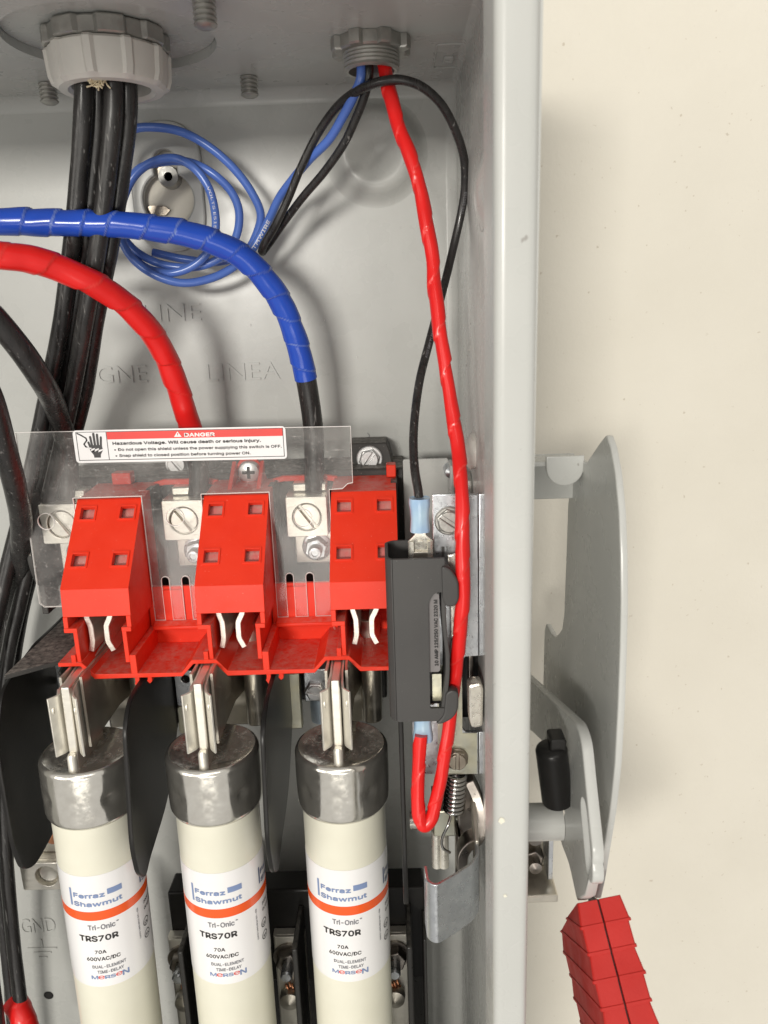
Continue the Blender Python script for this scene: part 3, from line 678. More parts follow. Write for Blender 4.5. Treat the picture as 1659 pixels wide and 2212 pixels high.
x = -5.8
for ch, k, w_, h_ in (('M', 'inkblu', 2.5, 2.2), ('e', 'inkred', 2.3, 3.0), ('R', 'inkblu', 1.9, 2.0), ('S', 'inkblu', 1.8, 2.0), ('e', 'inkred', 2.3, 3.0), ('N', 'inkblu', 2.4, 3.1)):
    put(k, ch, x, -242.6 + (-0.6 if ch == 'N' else 0), w_, h_, 0.0 if ch == 'e' else 0.02); x += w_ + 0.15
put('inkgry', 'ep-us.mersen.com', 14.2, -218.5, 14.0, 1.25, 0.01, True)
bar(side[('inknav', 'logo')], 17.5, 18.4, -209.5, -202.4)
put('inknav', 'Ferraz', 19.0, -206.0, 11.6, 2.6, 0.032); put('inknav', 'Shawmut', 19.0, -209.7, 17.8, 2.6, 0.03)
put('inkshade', '200kA I.R.', 18.4, -219.8, 8, 1.6); put('inkshade', 'CLASS RK5', 18.4, -222.6, 8, 1.6)
for (u, z) in ((18.8, -228.0), (18.8, -233.6)):
    vs, fs = plate(circ(0, 0, 1.9, 24), [circ(0, 0, 1.55, 24)], 0.0); on_label(side[('inkshade', 'UL' if z > -230 else 'SA')], vs, fs, u, z)
put('inkshade', 'UL', 17.8, -228.8, 2.0, 1.6, 0.02); put('inkshade', 'SA', 17.8, -234.3, 2.0, 1.4, 0.02)
for k, mb in ink.items():
    build('lettering', mb, k[0], lab, smooth=0)
for k, mb in side.items(): build('side_lettering', mb, k[0], lab, smooth=0)
TURN = (12.0, 3.5, -2.5)
# move the print objects so the label's origin is the axis: origin of the thing is already on the axis
lab.rotation_euler.z = math.radians(TURN[0])
names = ('leftmost of three cream cartridge fuses, beside the black cables', 'middle of three cream cartridge fuses, between two black barriers', 'rightmost of three cream cartridge fuses, below the black fuse switch')
fuse['label'] = names[0]; fuse.rotation_euler.y = math.radians(LEAN[0])
for i in (1, 2):
    c = dup(fuse, (FX[i], 250, -154), names[i]); c.rotation_euler.y = math.radians(LEAN[i])
    for ch in c.children:
        if ch.name.startswith('label'): ch.rotation_euler.z = math.radians(TURN[i])
        if ch.name.startswith('ferrule'): ch.rotation_euler.z = math.radians((0, 4, -3)[i])

# fuse clips gripping the blades
clip = thing('fuse_clip', (FX[0], 250, -140), 'silver spring clip gripping the blade of the left fuse', 'fuse clip', 'fuse clips on the blades')
x0 = FX[0]
for s in (-1, 1):
    pl = ribbon([(x0 + s * 5.0, 236.2), (x0 + s * 2.4, 239.2), (x0 + s * 2.0, 246), (x0 + s * 2.2, 276), (x0 + s * 5.5, 290), (x0 + s * 5.5, 298)], 0.8, 1.5, 4)
    zt = -124.5
    mb = MB().prism(pl, -148.5, zt, 'Z')
    for v in mb.v:                                 # lower front corners swept up, top edge dips to the front
        if v.z > -130 and v.y < 240: v.z -= 1.6
        if v.z > -130 and v.y > 242: v.z += (v.y - 242) * 0.10
        if v.z < -140 and v.y > 262: v.z += (v.y - 262) * 0.35
        if s > 0 and v.z < -140 and v.y < 239: v.z += 0
    build('jaw', mb, 'silver', clip, bevel=0.15, smooth=40)
    pl2 = ribbon([(x0 + s * 3.6, 245), (x0 + s * 3.3, 250), (x0 + s * 3.5, 276), (x0 + s * 7, 292)], 0.9, 1.5, 4)
    build('spring_plate', MB().prism(pl2, -150, -122.5, 'Z'), 'dull', clip, smooth=40)
    vs, fs = plate(circ(0, 0, 1.5, 16), [], 0.6, 0.2)
    build('dimple', MB().add(vs, fs, lambda u, v, t: (x0 + s * 3.8 + t + 0.0 * v, 237.4 + u * 0.7 + abs(t) * 0, -131 + v)), 'silver', clip)
build('base_bar', MB().box(x0 - 7, x0 + 7, 288, 300, -168, -126), 'dull', clip, bevel=1.0)
bar_ = MB().prism(rrect(x0 + 6.8, x0 + 14.5, 278, 300, 3.2), -163, -118, 'Z')
build('contact_post', bar_, 'dull', clip, bevel=0.6)
nm = ('left', 'middle', 'right')
for i in (1, 2): dup(clip, (FX[i], 250, -140), 'silver spring clip gripping the blade of the %s fuse' % nm[i])

# ================================================================== SWITCH BASE (black) and line side
base = thing('switch_base', (-70, 310, -150), 'black moulded switch base behind the red cover and fuses', 'switch base')
build('back_block', MB().box(-138, 4, 303, 329.5, -118, -63), 'dusty', base, bevel=1.0)
build('lower_block', MB().box(-134, -6, 304, 329.5, -166, -118.1), 'black', base, bevel=1.0)
for x0, x1 in ((-18, -1.5), (-94, -75)):
    pl = [(x0, -66), (x0, -54.5), (x1 - (0 if x0 < -50 else 1.5), -54.5), (x1, -58), (x1 + 1.5, -66)]
    build('mounting_ear', MB().prism(pl, 314, 329.6, 'Y'), 'dusty', base, bevel=0.6)
for i in range(4):
    xx = -145 + i * 47.8
    build('rib', MB().box(xx, xx + 2.6, 291, 303.1, -117, -66), 'dusty', base, bevel=0.4)
# left end insulator with curved edge, and the dusty shelf beside the first barrier
vs, fs = plate(roundpoly([(296, -66), (288, -70), (284, -92), (288, -104), (303, -110), (326, -110), (326, -66)], 5), [], 2.2, 0.5)
build('end_wall', MB().add(vs, fs, YZ(-143.5)), 'dusty', base)
for i, (xx, tx) in enumerate(((P(798, 985, 314).x, 'right of the shield'), (P(385, 1000, 314).x, 'behind the danger label'))):
    s_ = thing('hex_screw', (xx, 314, -61), 'silver slotted hex screw in the black ear ' + tx, 'screw')
    slot_screw(s_, (xx, 313.8, -61 if i == 0 else -60.5), 3.6, 'screw', 0.95 if i == 0 else -0.9, 4.5, washer=5.4, depth=3.6)

# line lugs
LX = (-130.2, -82.4, -34.4)
lug = thing('terminal_lug', (LX[0], 290, -78), 'aluminium terminal lug at the left behind the clear shield', 'terminal lug', 'line terminal lugs')
x0 = LX[0]
vs, fs = plate(rrect(x0 - 8, x0 + 8, -86, -70, 0.7), [circ(x0, -78.2, 5.6, 36)], 2.5, 0.3)
build('body', MB().add(vs, fs, XZ(288.2)).box(x0 - 8, x0 + 8, 289.5, 303, -86, -70.02), 'alu', lug, bevel=0.0)
build('collar', MB().box(x0 - 6, x0 + 7.5, 295, 302.8, -69.9, -66.5), 'alu', lug, bevel=0.6)
scr = MB()
for sgn in (1, -1):
    half = circ(0, 0, 5.2, 18, 0.14, PI - 0.14); rot = -0.95
    scr.prism([(x0 + sgn * (math.cos(rot) * u - math.sin(rot) * v), -78.2 + sgn * (math.sin(rot) * u + math.cos(rot) * v)) for u, v in half], 287.6, 289.4, 'Y')
build('set_screw', scr, 'alu', lug, bevel=0.3)
build('strap', MB().box(x0 - 6.5, x0 + 8.2, 297, 299.5, -100, -86.1), 'silver', lug, bevel=0.4)
build('nut', MB().hexa(4.9, (x0 + 2.2, 0, -93.0), 'Y', 296.9, 291.6, 0.3), 'zinc', lug, bevel=0.2)
build('washer', MB().lathe([(5.9, 297.0), (5.9, 296.0), (5.4, 295.7), (0, 295.7)], (x0 + 2.2, 0, -93.0), 'Y', 32), 'zinc', lug)
build('stud', MB().lathe([(2.7, 297), (2.7, 287.8), (2.2, 287.0), (1.4, 286.9), (1.2, 287.6), (0, 287.6)], (x0 + 2.2, 0, -93.0), 'Y', 28), 'zinc', lug)
ll = ('aluminium terminal lug at the left behind the clear shield', 'aluminium terminal lug between the left and middle red cells', 'aluminium terminal lug under the blue taped cable')
for i in (1, 2): dup(lug, (LX[i], 290, -78), ll[i])

# ================================================================== RED COVER
cov = thing('terminal_cover', (-60, 270, -127), 'dusty red plastic terminal cover with three hooded cells', 'terminal cover')
CX0 = (-120.0, -72.0, -24.0); CWD = 24.4
slope_d = Vector((0, 256 - 281, -93.7 + 67.0)); sl_len = slope_d.length; sd = slope_d / sl_len; sn = Vector((0, sd.z, -sd.y))  # outward normal
if sn.y > 0: sn = -sn
def slope(xl):                                    # u across, v down the slope, t outwards
    return lambda u, v, t: Vector((xl + u, 281, -67.0)) + sd * v + sn * t
for ci, xl in enumerate(CX0):
    xr = xl + CWD
    hol = [rrect(u0, u0 + 5.2, v0, v0 + 5.0, 0.3, 2) for u0 in (2.3, 17.2) for v0 in (3.6, 22.8)]
    vs, fs = plate([(-.03, 0), (CWD + .03, 0), (CWD + .03, sl_len), (-.03, sl_len)], hol, 1.7, 0.0)
    build('hood_front', MB().add(vs, fs, lambda u, v, t: slope(xl)(u, v, t - 0.85)), 'red', cov, bevel=0.12, seg=1)
    for q in hol:                                 # raised rims round the four windows
        u0 = min(p[0] for p in q); v0 = min(p[1] for p in q)
        vs, fs = plate(rrect(u0 - .75, u0 + 5.95, v0 - .75, v0 + 5.75, 0.4, 2), [q], 0.5, 0.12)
        build('window_rim', MB().add(vs, fs, lambda u, v, t: slope(xl)(u, v, t + 0.12)), 'red', cov)
    vs, fs = plate([(1.7, 2), (CWD - 1.7, 2), (CWD - 1.7, sl_len - 1), (1.7, sl_len - 1)], [], 1.0)
    build('inner_wall', MB().add(vs, fs, lambda u, v, t: slope(xl)(u, v, t - 3.6)), 'reddust', cov)
    lw = [(281, -67.0), (256, -93.7), (256, -112.5), (253.6, -112.6), (253.6, -108.0), (253.6, -112.6)]
    lw = [(302.8, -65.9), (281.9, -67.6), (256.9, -94.1), (256.0, -103.6), (254.6, -103.9), (254.4, -108.3), (303, -108.3), (303, -65.9)]
    build('hood_side', MB().prism(lw, xl, xl + 1.7, 'X'), 'red', cov, bevel=0.2)
    build('hood_side', MB().prism(lw, xr - 1.7, xr, 'X'), 'red', cov, bevel=0.2)
    build('hood_top', MB().prism([(281.0, -67.05), (302.6, -65.65), (302.6, -67.2), (281.6, -68.6)], xl - .02, xr + .02, 'X'), 'red', cov, bevel=0.1)
    build('hood_band', MB().prism([(256, -93.8), (254.9, -103.9), (256.6, -103.9), (257.7, -93.8)], xl - .03, xr + .03, 'X'), 'red', cov, bevel=0.15)
    # walls below the hood, stepped inwards, then the foot
    for (a, b) in ((xl + 3.2, xl + 4.9), (xr - 3.6, xr - 1.9)):
        build('lower_wall', MB().box(a + .05, b - .05, 253.95, 302, -121.6, -109.5), 'red', cov, bevel=0.2)
    build('lower_step', MB().box(xl + .08, xl + 4.9, 253.9, 302, -109.6, -107.9), 'red', cov, bevel=0.2)
    build('lower_step', MB().box(xr - 3.6, xr - .08, 253.9, 302, -109.6, -107.9), 'red', cov, bevel=0.2)
    build('foot_wall', MB().box(xl + 1.4, xl + 3.15, 253.4, 286, -122.2, -118.0), 'red', cov, bevel=0.2)
    build('foot_wall', MB().box(xr - 1.85, xr + 0.5, 253.4, 286, -126, -118.6), 'red', cov, bevel=0.2)
    build('hood_back', MB().box(xl + 1.72, xr - 1.72, 287, 288.5, -126, -68.7), 'red', cov)
xs = [(-123.5, -121.6), (-115.3, -121.6), (-110.8, -126.6), (-79.0, -126.6), (-74.8, -121.8), (-66.4, -121.8), (-62.4, -126.6), (-31.0, -126.6), (-26.8, -121.8), (-18.4, -121.8), (-14.2, -126.3), (2.2, -126.3)]
build('floor', MB().prism(ribbon(xs, 1.5), 253.2, 288.4, 'Y'), 'red', cov, bevel=0.2)
for i in range(2):                                # pans between the cells
    a = CX0[i] + CWD; b = CX0[i + 1]
    build('pan_back', MB().box(a - 1.6, b + 0.2, 279.4, 281, -125.8, -102.2), 'red', cov, bevel=0.2)
    build('pan_rib', MB().box(a + 4.5, a + 12.5, 278.6, 279.6, -116, -103.4), 'red', cov, bevel=0.3)
    build('pan_ledge', MB().prism([(279.5, -116), (276.0, -117.6), (276.0, -119), (279.5, -119)], a, b, 'X'), 'red', cov, bevel=0.4)
    build('rail', MB().prism(ribbon([(a - 1, -66.6), (a + 3, -65.6), (b - 4, -65.6), (b + 1, -66.4)], 2.2), 300.5, 303, 'Y'), 'red', cov, bevel=0.3)
    for dx, hh_ in ((-1.0, 4.6), (3.6, 3.0)):
        build('snap_pin', MB().prism([(a + dx, -127.3), (a + dx + 1.6, -127.3), (a + dx + 1.6, -127.3 - hh_ * .7), (a + dx + .6, -127.3 - hh_), (a + dx - .4, -127.3 - hh_ * .6), (a + dx, -127.3 - hh_ * .55)], 254, 259, 'Y'), 'red', cov, bevel=0.15)
ear = roundpoly([(-66.8, -70), (-62.6, -58.5), (-58, -54.2), (-53.6, -58.5), (-50.0, -70)], [0.5, 3, 5, 3, 0.5], 6)
vs, fs = plate(ear, [], 2.0, 0.4)
build('mounting_ear', MB().add(vs, fs, XZ(302.2)), 'red', cov)
for xx, rr_ in ((-63.8, 1), (-52.6, -1)):
    build('ear_gusset', MB().prism([(301.5, -58), (288, -66.8), (301.5, -68)], xx - .8, xx + .8, 'X'), 'red', cov, bevel=0.2)
build('ear_shelf', MB().box(-66, -51, 290, 301, -69.4, -67.6), 'red', cov, bevel=0.3)
build('top_clip', MB().box(-3.2, 0.6, 297, 303.5, -65.5, -60.6), 'red', cov, bevel=0.4)
build('top_clip', MB().box(-112.5, -105, 298, 303.5, -65.5, -60.8), 'red', cov, bevel=0.4)
es = thing('phillips_screw', (-57.9, 300, -62), 'phillips screw in the red ear under the danger label', 'screw')
build('head', MB().lathe([(4.6, 301.2), (4.6, 300.2), (3.9, 299.0), (2.4, 298.5), (0, 298.4)], (-57.9, 0, -62.2), 'Y', 36), 'screw', es)
cr = MB(); cr.box(-60.4, -55.4, 298.2, 298.45, -62.8, -61.6); cr.box(-58.5, -57.3, 298.18, 298.43, -64.7, -59.7)
build('cross_shade', cr, 'inkshade', es)  # black bars paint the shade of the cross slots

# contact jaws inside the hoods
jaw0 = thing('contact_jaw', (-112.5, 262, -113), 'pair of bent silver contact strips inside the left red cell', 'contact jaws', 'line contact jaws')
def strip(xoff, s, y0, y1):
    pl = [(xoff + s * 2.3, -103.2), (xoff + s * 2.0, -106.6), (xoff + s * 0.1, -110.2), (xoff + s * 0.0, -116.4), (xoff + s * 1.8, -120.2)]
    return MB().prism(ribbon(pl, 2.1, 1.0, 4), y0, y1, 'Y')
build('strip', strip(-113.2, -0.55, 261, 286.5), 'alu', jaw0, bevel=0.25, smooth=40)
build('strip', strip(-107.6, 1.0, 261, 286.5), 'alu', jaw0, bevel=0.25, smooth=40)
jn = ('left', 'middle', 'right')
for i in (1, 2):
    dx = (0, 48.6, 97.6)[i]
    dup(jaw0, (-112.5 + dx, 262, -113), 'pair of bent silver contact strips inside the %s red cell' % jn[i])

# ================================================================== CLEAR SHIELD + LABEL
shd = thing('safety_shield', (-77, 279, -75), 'clear dusty plastic shield hung over the red cover with danger label', 'shield')
zl = lambda x: -40.4 - 0.012 * (x + 138.6)
g1 = CX0[0] + CWD + 0.5; g1e = CX0[1] - 0.4; g2 = CX0[1] + CWD + 0.5; g2e = CX0[2] - 0.4
def tab(a, b):                                    # hanging tongue with two open slots, left -> right
    out = [(a, -116), ]
    s1, s2 = a + 5.6, a + 13.4
    for s in (s1, s2):
        out += [(s - 1.4, -116)] + [(s - 1.4 * math.cos(PI * k / 8), -99.5 + 1.4 * math.sin(PI * k / 8)) for k in range(9)] + [(s + 1.4, -116)]
    out += [(b, -116)]
    return out
pts = [(-138.6, -40.4), (-139.6, -107.5), (-137.8, -109.2), (-120.6, -109.2), (-120.6, -66.0), (g1, -66.0)] + tab(g1, g1e) + [(g1e, -65.9), (g2, -65.9)] + tab(g2, g2e) + [(g2e, -65.6), (-19.5, -65.4), (-17.5, -63.6), (-15.5, -63.2), (-15.4, -41.9)]
vs, fs = plate(pts, [circ(-132.1, -74.6, 3.0), circ(-83.2, -74.4, 3.3), circ(-35.0, -76.2, 3.3)], 0.9, 0.2)
so = build('sheet', MB().add(vs, fs, XZ(279.0)), 'clear', shd, smooth=0, edge='clearedge')
lb = thing('warning_label', (-78, 278.4, -46), 'white danger label with red band on the clear shield', 'warning label')
def LM(t0): return lambda u, v, t: (-117.3 + u, 278.40 - t0 - t, -52.5 + v - 0.0095 * u)
LW, LH = 78.0, 12.1
vs, fs = plate(rrect(0, LW, 0, LH, 1.3), [], 0.1); build('backing', MB().add(vs, fs, LM(0.0)), 'white', lb)
vs, fs = plate(rrect(12.5, 76.9, 8.55, 11.3, 0.1, 1), [], 0.04); build('red_band', MB().add(vs, fs, LM(0.10)), 'inkred', lb)
fr = MB()
for (a, b, c, d) in ((1.1, 1.35, 1.0, 11.3), (76.9, 77.15, 1.0, 11.4), (1.1, 77.15, 0.85, 1.1), (1.1, 77.1, 11.3, 11.5), (12.2, 12.45, 1.1, 11.3)):
    vs, fs = plate([(a, c), (b, c), (b, d), (a, d)], [], 0.03); fr.add(vs, fs, LM(0.09))
build('frame', fr, 'inkshade', lb)
tx = MB()
for body, u0, u1, v0, h, bd in (('Hazardous Voltage. Will cause death or serious injury.', 14.3, 68.7, 6.55, 1.45, 0.035), ('• Do not open this shield unless the power supplying this switch is OFF.', 14.6, 76.2, 4.25, 1.38, 0.024), ('• Snap shield to closed position before turning power ON.', 14.8, 64.6, 2.0, 1.38, 0.024)):
    vs, fs = text(body, u1 - u0, h, bd); tx.add([(v[0] + u0, v[1] + v0, v[2]) for v in vs], fs, LM(0.13))
build('lettering', tx, 'inkshade', lb, smooth=0)
tx = MB(); vs, fs = text('DANGER', 11.0, 1.75, 0.034); tx.add([(v[0] + 41.0, v[1] + 9.05, v[2]) for v in vs], fs, LM(0.16))
vs, fs = plate([(37.1, 9.0), (39.9, 9.0), (38.5, 11.0)], [[(38.38, 9.5), (38.62, 9.5), (38.72, 10.4), (38.28, 10.4)]], 0.02); tx.add(vs, fs, LM(0.14))
vs, fs = plate(circ(38.5, 9.25, 0.13, 8), [], 0.03); 
build('danger_lettering', tx, 'inkwht', lb, smooth=0)
hd = MB()
def capsule(x0, y0, x1, y1, r):
    d = Vector((x1 - x0, y1 - y0)); a = math.atan2(d.y, d.x)
    pl = circ(x1, y1, r, 8, a - PI / 2, a + PI / 2) + circ(x0, y0, r, 8, a + PI / 2, a + 1.5 * PI)
    vs, fs = plate(pl, [], 0.03); hd.add(vs, fs, LM(0.10))
for q in ((6.6, 6.2, 6.3, 9.6, .42), (7.7, 6.2, 7.6, 10.7, .44), (8.8, 6.2, 8.9, 10.4, .43), (9.8, 6.0, 10.2, 9.4, .40), (5.9, 5.8, 5.4, 7.6, .40)): capsule(*q)
vs, fs = plate([(5.6, 5.4), (6.2, 6.6), (10.2, 6.6), (10.4, 4.6), (9.4, 3.0), (9.3, 1.9), (6.9, 1.9), (6.8, 2.9), (5.9, 4.2)], [], 0.03); hd.add(vs, fs, LM(0.105))
for a, b in zip([(1.7, 11.0), (3.0, 10.3), (4.7, 9.2), (4.9, 8.4), (3.7, 7.0), (4.2, 6.1), (5.2, 5.5)], [(3.0, 10.3), (4.7, 9.2), (4.9, 8.4), (3.7, 7.0), (4.2, 6.1), (5.2, 5.5)]): capsule(*a, *b, 0.26)
build('hand_pictogram', hd, 'inkshade', lb, smooth=0)
zz = ribbon([(4.6, 5.6), (6.3, 5.4), (6.0, 4.7), (7.6, 5.3), (7.3, 4.5), (9.0, 5.2), (8.7, 4.3), (10.6, 4.9)], 0.42)
vs, fs = plate(zz, [], 0.03); build('spark_pictogram', MB().add(vs, fs, LM(0.15)), 'white', lb, smooth=0)

# ================================================================== BARRIERS
barr = 'black barriers between the fuses'
def barrier(X, pts, label, r=4):
    vs, fs = plate(roundpoly(pts, r, 5), [], 1.7, 0.4)
    o = thing('fuse_barrier', (X, 260, -160), label, 'barrier', barr)
    build('sheet', MB().add(vs, fs, YZ(X)), 'plainblack', o)
    return o
barrier(-94.3, [(249, -128.6), (240, -129.0), (232.5, -135.5), (225, -177), (227, -190), (232.5, -196), (238, -193), (268, -186), (303, -150), (303, -128.6)], 'black sheet barrier between the left and middle fuses', [1, 5, 8, 8, 4, 4, 8, 14, 3, 1])
barrier(-46.3, [(249, -128.6), (238, -129.0), (227, -134.5), (220, -173), (224, -188), (232, -194), (238, -191), (268, -184), (303, -150), (303, -128.6)], 'black sheet barrier between the middle and right fuses', [1, 5, 8, 8, 4, 4, 8, 14, 3, 1])
b1 = barrier(-142, [(275, -122.8), (246, -127.5), (236.5, -145), (236, -185), (239, -197), (247, -202), (262, -201), (281, -196), (303, -170), (303, -122.8)], 'black sheet barrier left of the left fuse with a dusty shelf', [2, 6, 10, 10, 6, 5, 8, 10, 3, 1])
build('shelf', MB().prism([(P(0, 1, 1).x, 0)] and [(-141, 248), (-121.5, 262), (-121.5, 303), (-141, 303)], -124.4, -122.6, 'Z'), 'dusty', b1, bevel=0.3)
build('fin', MB().prism([(262, -129), (300, -119), (300, -122), (264, -133)], -128.5, -127.2, 'X'), 'black', b1, bevel=0.3)
a4 = P(866, 1570, 230).x; 
vs_ = [(231, -128), (229, -146), (224, -190), (226, -205), (233, -208), (262, -190), (300, -150), (300, -122)]
barrier(-0.3, vs_, 'black sheet barrier right of the right fuse, under the fuse switch', [1, 5, 8, 5, 4, 10, 3, 1])

# ================================================================== LOAD BASE at the bottom
ldb = thing('load_terminal_block', (-60, 290, -300), 'black moulded load base below the fuses with recessed silver terminals', 'switch base')
build('front_wall', MB().box(-107, 8, 287, 299.9, -300, -250), 'plainblack', ldb, bevel=1.0)
build('back_wall', MB().box(-112, 8, 300.05, 327, -420, -292), 'black', ldb, bevel=0.8)
for xx in (-138, -100, -52.5, -46.5, 1):
    pass
for xx in (-95.5, -47.5, 0.5):
    build('partition', MB().box(xx - 1.2, xx + 1.2, 262, 286.9, -420, -258.1), 'black', ldb, bevel=0.6)
    build('partition', MB().box(xx + 6.0, xx + 7.4, 270, 286.9, -420, -262.1), 'black', ldb, bevel=0.5)
vs, fs = plate([(258, -272), (300, -258), (300, -420), (240, -420), (240, -306)], [], 2.0, 0.4)
build('end_wall', MB().add(vs, fs, YZ(-133)), 'black', ldb)
for i, fx in enumerate((-99.0, -51.5, -4.2)):
    t_ = thing('load_terminal', (fx, 290, -275), 'silver load terminal bracket with dark bolt %s' % ('beside the left fuse', 'between the middle and right fuses', 'behind the right fuse, mostly hidden')[i], 'terminal', 'load terminals')
    w2 = 8.0
    br = ribbon([(fx - w2, 286.8), (fx - w2, 282), (fx + w2 - 3.4, 282), (fx + w2 - 3.4, 286.8)], 1.4, 1.5, 4)
    build('bracket', MB().prism(br, -330, -270, 'Z').box(fx - w2, fx + w2 - 3.4, 282.8, 286.7, -271.4, -270.02), 'silver', t_, bevel=0.25)
    build('bolt_head', MB().hexa(5.6, (fx - 2, 0, -280), 'Y', 281.2, 276.0, 0.2), 'steel', t_, bevel=0.3)
    build('washer', MB().lathe([(7.0, 281.3), (7.0, 280.2), (0, 280.2)], (fx - 2, 0, -280), 'Y', 30), 'steel', t_)
    build('stud', MB().lathe([(2.6, 276.4), (2.6, 271), (2.0, 270.2), (0, 270.2)], (fx - 2, 0, -281), 'Y', 24), 'zinc', t_)
    st = MB()
    for k in range(3):
        p0 = Vector((fx - 4 + k * 1.3, 280 + random.uniform(-.8, .8), -294 + random.uniform(-.6, .6))); tube(st, Path([p0, p0 + Vector((.5, -1, -1)), p0 + Vector((1.5, 0, -3.4))], .6), 0.6, 7)
    build('copper_strands', st, 'copper', t_)
    build('lug_end', MB().lathe([(0, 275), (4.4, 276.4), (4.8, 279), (4.6, 281.4)], (fx - 2.5, 0, -301), 'Y', 28), 'dull', t_)

# ground lug at lower left
gl = thing('ground_lug', (-176, 320, -262), 'pale ground lug with copper wire end behind the left fuse', 'terminal lug')
gp = P(98, 1878, 318); gx, gz = gp.x, gp.z
vs, fs = plate(rrect(gx - 10.5, gx + 15, gz - 9.0, gz + 6.5, 1.0), [circ(gx + 2, gz - 1.2, 5.6, 30)], 3.0, 0.3)
build('body', MB().add(vs, fs, XZ(316)).box(gx - 10.4, gx + 14.9, 317.6, 329.8, gz - 8.9, gz + 6.4), 'alu', gl)
build('set_screw', MB().lathe([(5.3, 317.55), (4.2, 316.6), (2.2, 317.2), (0, 317.3)], (gx + 2, 0, gz - 1.2), 'Y', 30), 'alu', gl)
build('collar', MB().prism(rrect(gx - 6, gx + 15, gz + 6.6, gz + 19, 1.5), 322, 329.7, 'Y'), 'alu', gl, bevel=0.6)
cu_ = P(112, 1812, 316)
build('copper_end', MB().lathe([(0, -4), (3.2, -3.8), (3.6, -3), (3.6, 8)], (cu_.x, 320, cu_.z), 'Y', 24), 'copper', gl)

# middle-right hardware behind the fuses: brass strip, slotted screw on a lug
hw = thing('contact_lug', (-32, 292, -155), 'small zinc lug with slotted hex screw left of the right fuse clip', 'terminal lug')
pz = P(680, 1497, 284)
build('strip', MB().box(P(624, 1500, 288).x, P(650, 1500, 288).x, 287, 291, P(635, 1572, 288).z, P(635, 1452, 288).z), 'yzinc', hw, bevel=0.5)
build('body', MB().box(pz.x - 4.6, pz.x + 5.2, 286.4, 296, pz.z - 5.2, pz.z + 9.5), 'zinc', hw, bevel=0.5)
slot_screw(hw, (pz.x, 286.5, pz.z), 3.2, 'screw', -0.35, 4.4, depth=3.0)
build('barrel', MB().lathe([(4.4, pz.z - 5.3), (4.6, pz.z - 9), (4.4, pz.z - 16), (0, pz.z - 16)], (pz.x + 1.5, 291, 0), 'Z', 26), 'blucrm', hw)
hw2 = thing('contact_lug', (-80, 292, -150), 'pale zinc lug behind the middle fuse clip', 'terminal lug')
pz = P(398, 1480, 288)
vs, fs = plate(rrect(pz.x - 3.5, pz.x + 4.0, pz.z - 9, pz.z + 7, 1.0), [circ(pz.x + 1, pz.z + 3.2, 1.7)], 2.0, 0.3)
build('body', MB().add(vs, fs, XZ(288)), 'zinc', hw2)
build('barrel', MB().prism(rrect(pz.x - 4, pz.x + 4, pz.z - 22, pz.z - 9.1, 1.5), 287, 295, 'Y'), 'yzinc', hw2, bevel=0.5)
hw3 = thing('contact_lug', (-128, 292, -140), 'pale zinc lug behind the left fuse clip', 'terminal lug')
pz = P(128, 1470, 288)
vs, fs = plate(rrect(pz.x - 4.0, pz.x + 6.0, pz.z - 12, pz.z + 7.5, 1.0), [circ(pz.x + 2.6, pz.z + 0.6, 2.3)], 2.0, 0.3)
build('body', MB().add(vs, fs, XZ(288)), 'zinc', hw3)

# ================================================================== RIGHT SIDE: bracket, micro switch, spring, latch
brk = thing('mounting_bracket', (20, 238, -110), 'zinc plated bracket plate beside the right inner wall, behind the red wire', 'bracket')
def xz(x, y, Y=238): p = P(x, y, Y); return (p.x, p.z)
out = [(11.9, -58.6), (26.4, -58.9), (26.6, -115.0), (22.2, -115.2), (21.0, -116.6), (21.0, -142.2), (22.2, -143.8), (26.4, -143.8), (26.4, -160.4), (3.5, -160.0), (3.5, -100), (8.5, -92), (11.8, -80.4)]
vs, fs = plate(out, [], 1.6, 0.25); build('plate', MB().add(vs, fs, XZ(238.8)), 'zinc', brk)
vs, fs = plate([(26.75, -58.9), (28.6, -58.9), (28.6, -115), (26.75, -115)], [], 1.6, 0.25); build('edge_strip', MB().add(vs, fs, XZ(238.9)), 'zinc', brk)
vs, fs = plate([(26.75, -143.8), (28.6, -143.8), (28.6, -160.4), (26.75, -160.4)], [], 1.6, 0.25); build('edge_strip', MB().add(vs, fs, XZ(238.9)), 'zinc', brk)
vs, fs = plate([(12.4, -118), (20.9, -118), (20.9, -143.9), (26.0, -143.9), (26.0, -160.0), (12.4, -160.0)], [], 0.3); build('yellow_face', MB().add(vs, fs, XZ(237.8)), 'yzinc', brk)
vs, fs = plate(rrect(12.0, 26.2, -80.6, -58.8, 0.5), [], 0.6, 0.15); build('doubler', MB().add(vs, fs, XZ(237.4)), 'zinc', brk)
s1 = thing('hex_screw', (16.6, 237, -67), 'zinc slotted hex screw beside the red wire on the bracket', 'screw')
slot_screw(s1, (17.0, 237.0, -67.0), 3.5, 'cast', -0.62, 4.3, washer=4.7, depth=2.4)
s2 = thing('hex_screw', (18.7, 237, -154), 'brownish slotted screw at the foot of the bracket above the spring', 'screw')
slot_screw(s2, (18.9, 237.4, -153.4), 3.1, 'brass', 1.55, 3.9, washer=3.9, depth=3.0)
gb = thing('back_plate', (14, 300, -66), 'pale grey painted steel plate behind the black control wire', 'bracket')
q = P(870, 992, 300); q2 = P(968, 992, 300)
vs, fs = plate(rrect(q.x, q2.x, -100, q.z, 0.8), [], 1.6, 0.3); build('plate', MB().add(vs, fs, XZ(300)), 'paint', gb)
build('flange', MB().box(q2.x - 0.2, q2.x + 1.4, 286, 299, -82, q.z - 0.4), 'paint', gb, bevel=0.4)
pq = P(975, 1022, 290)
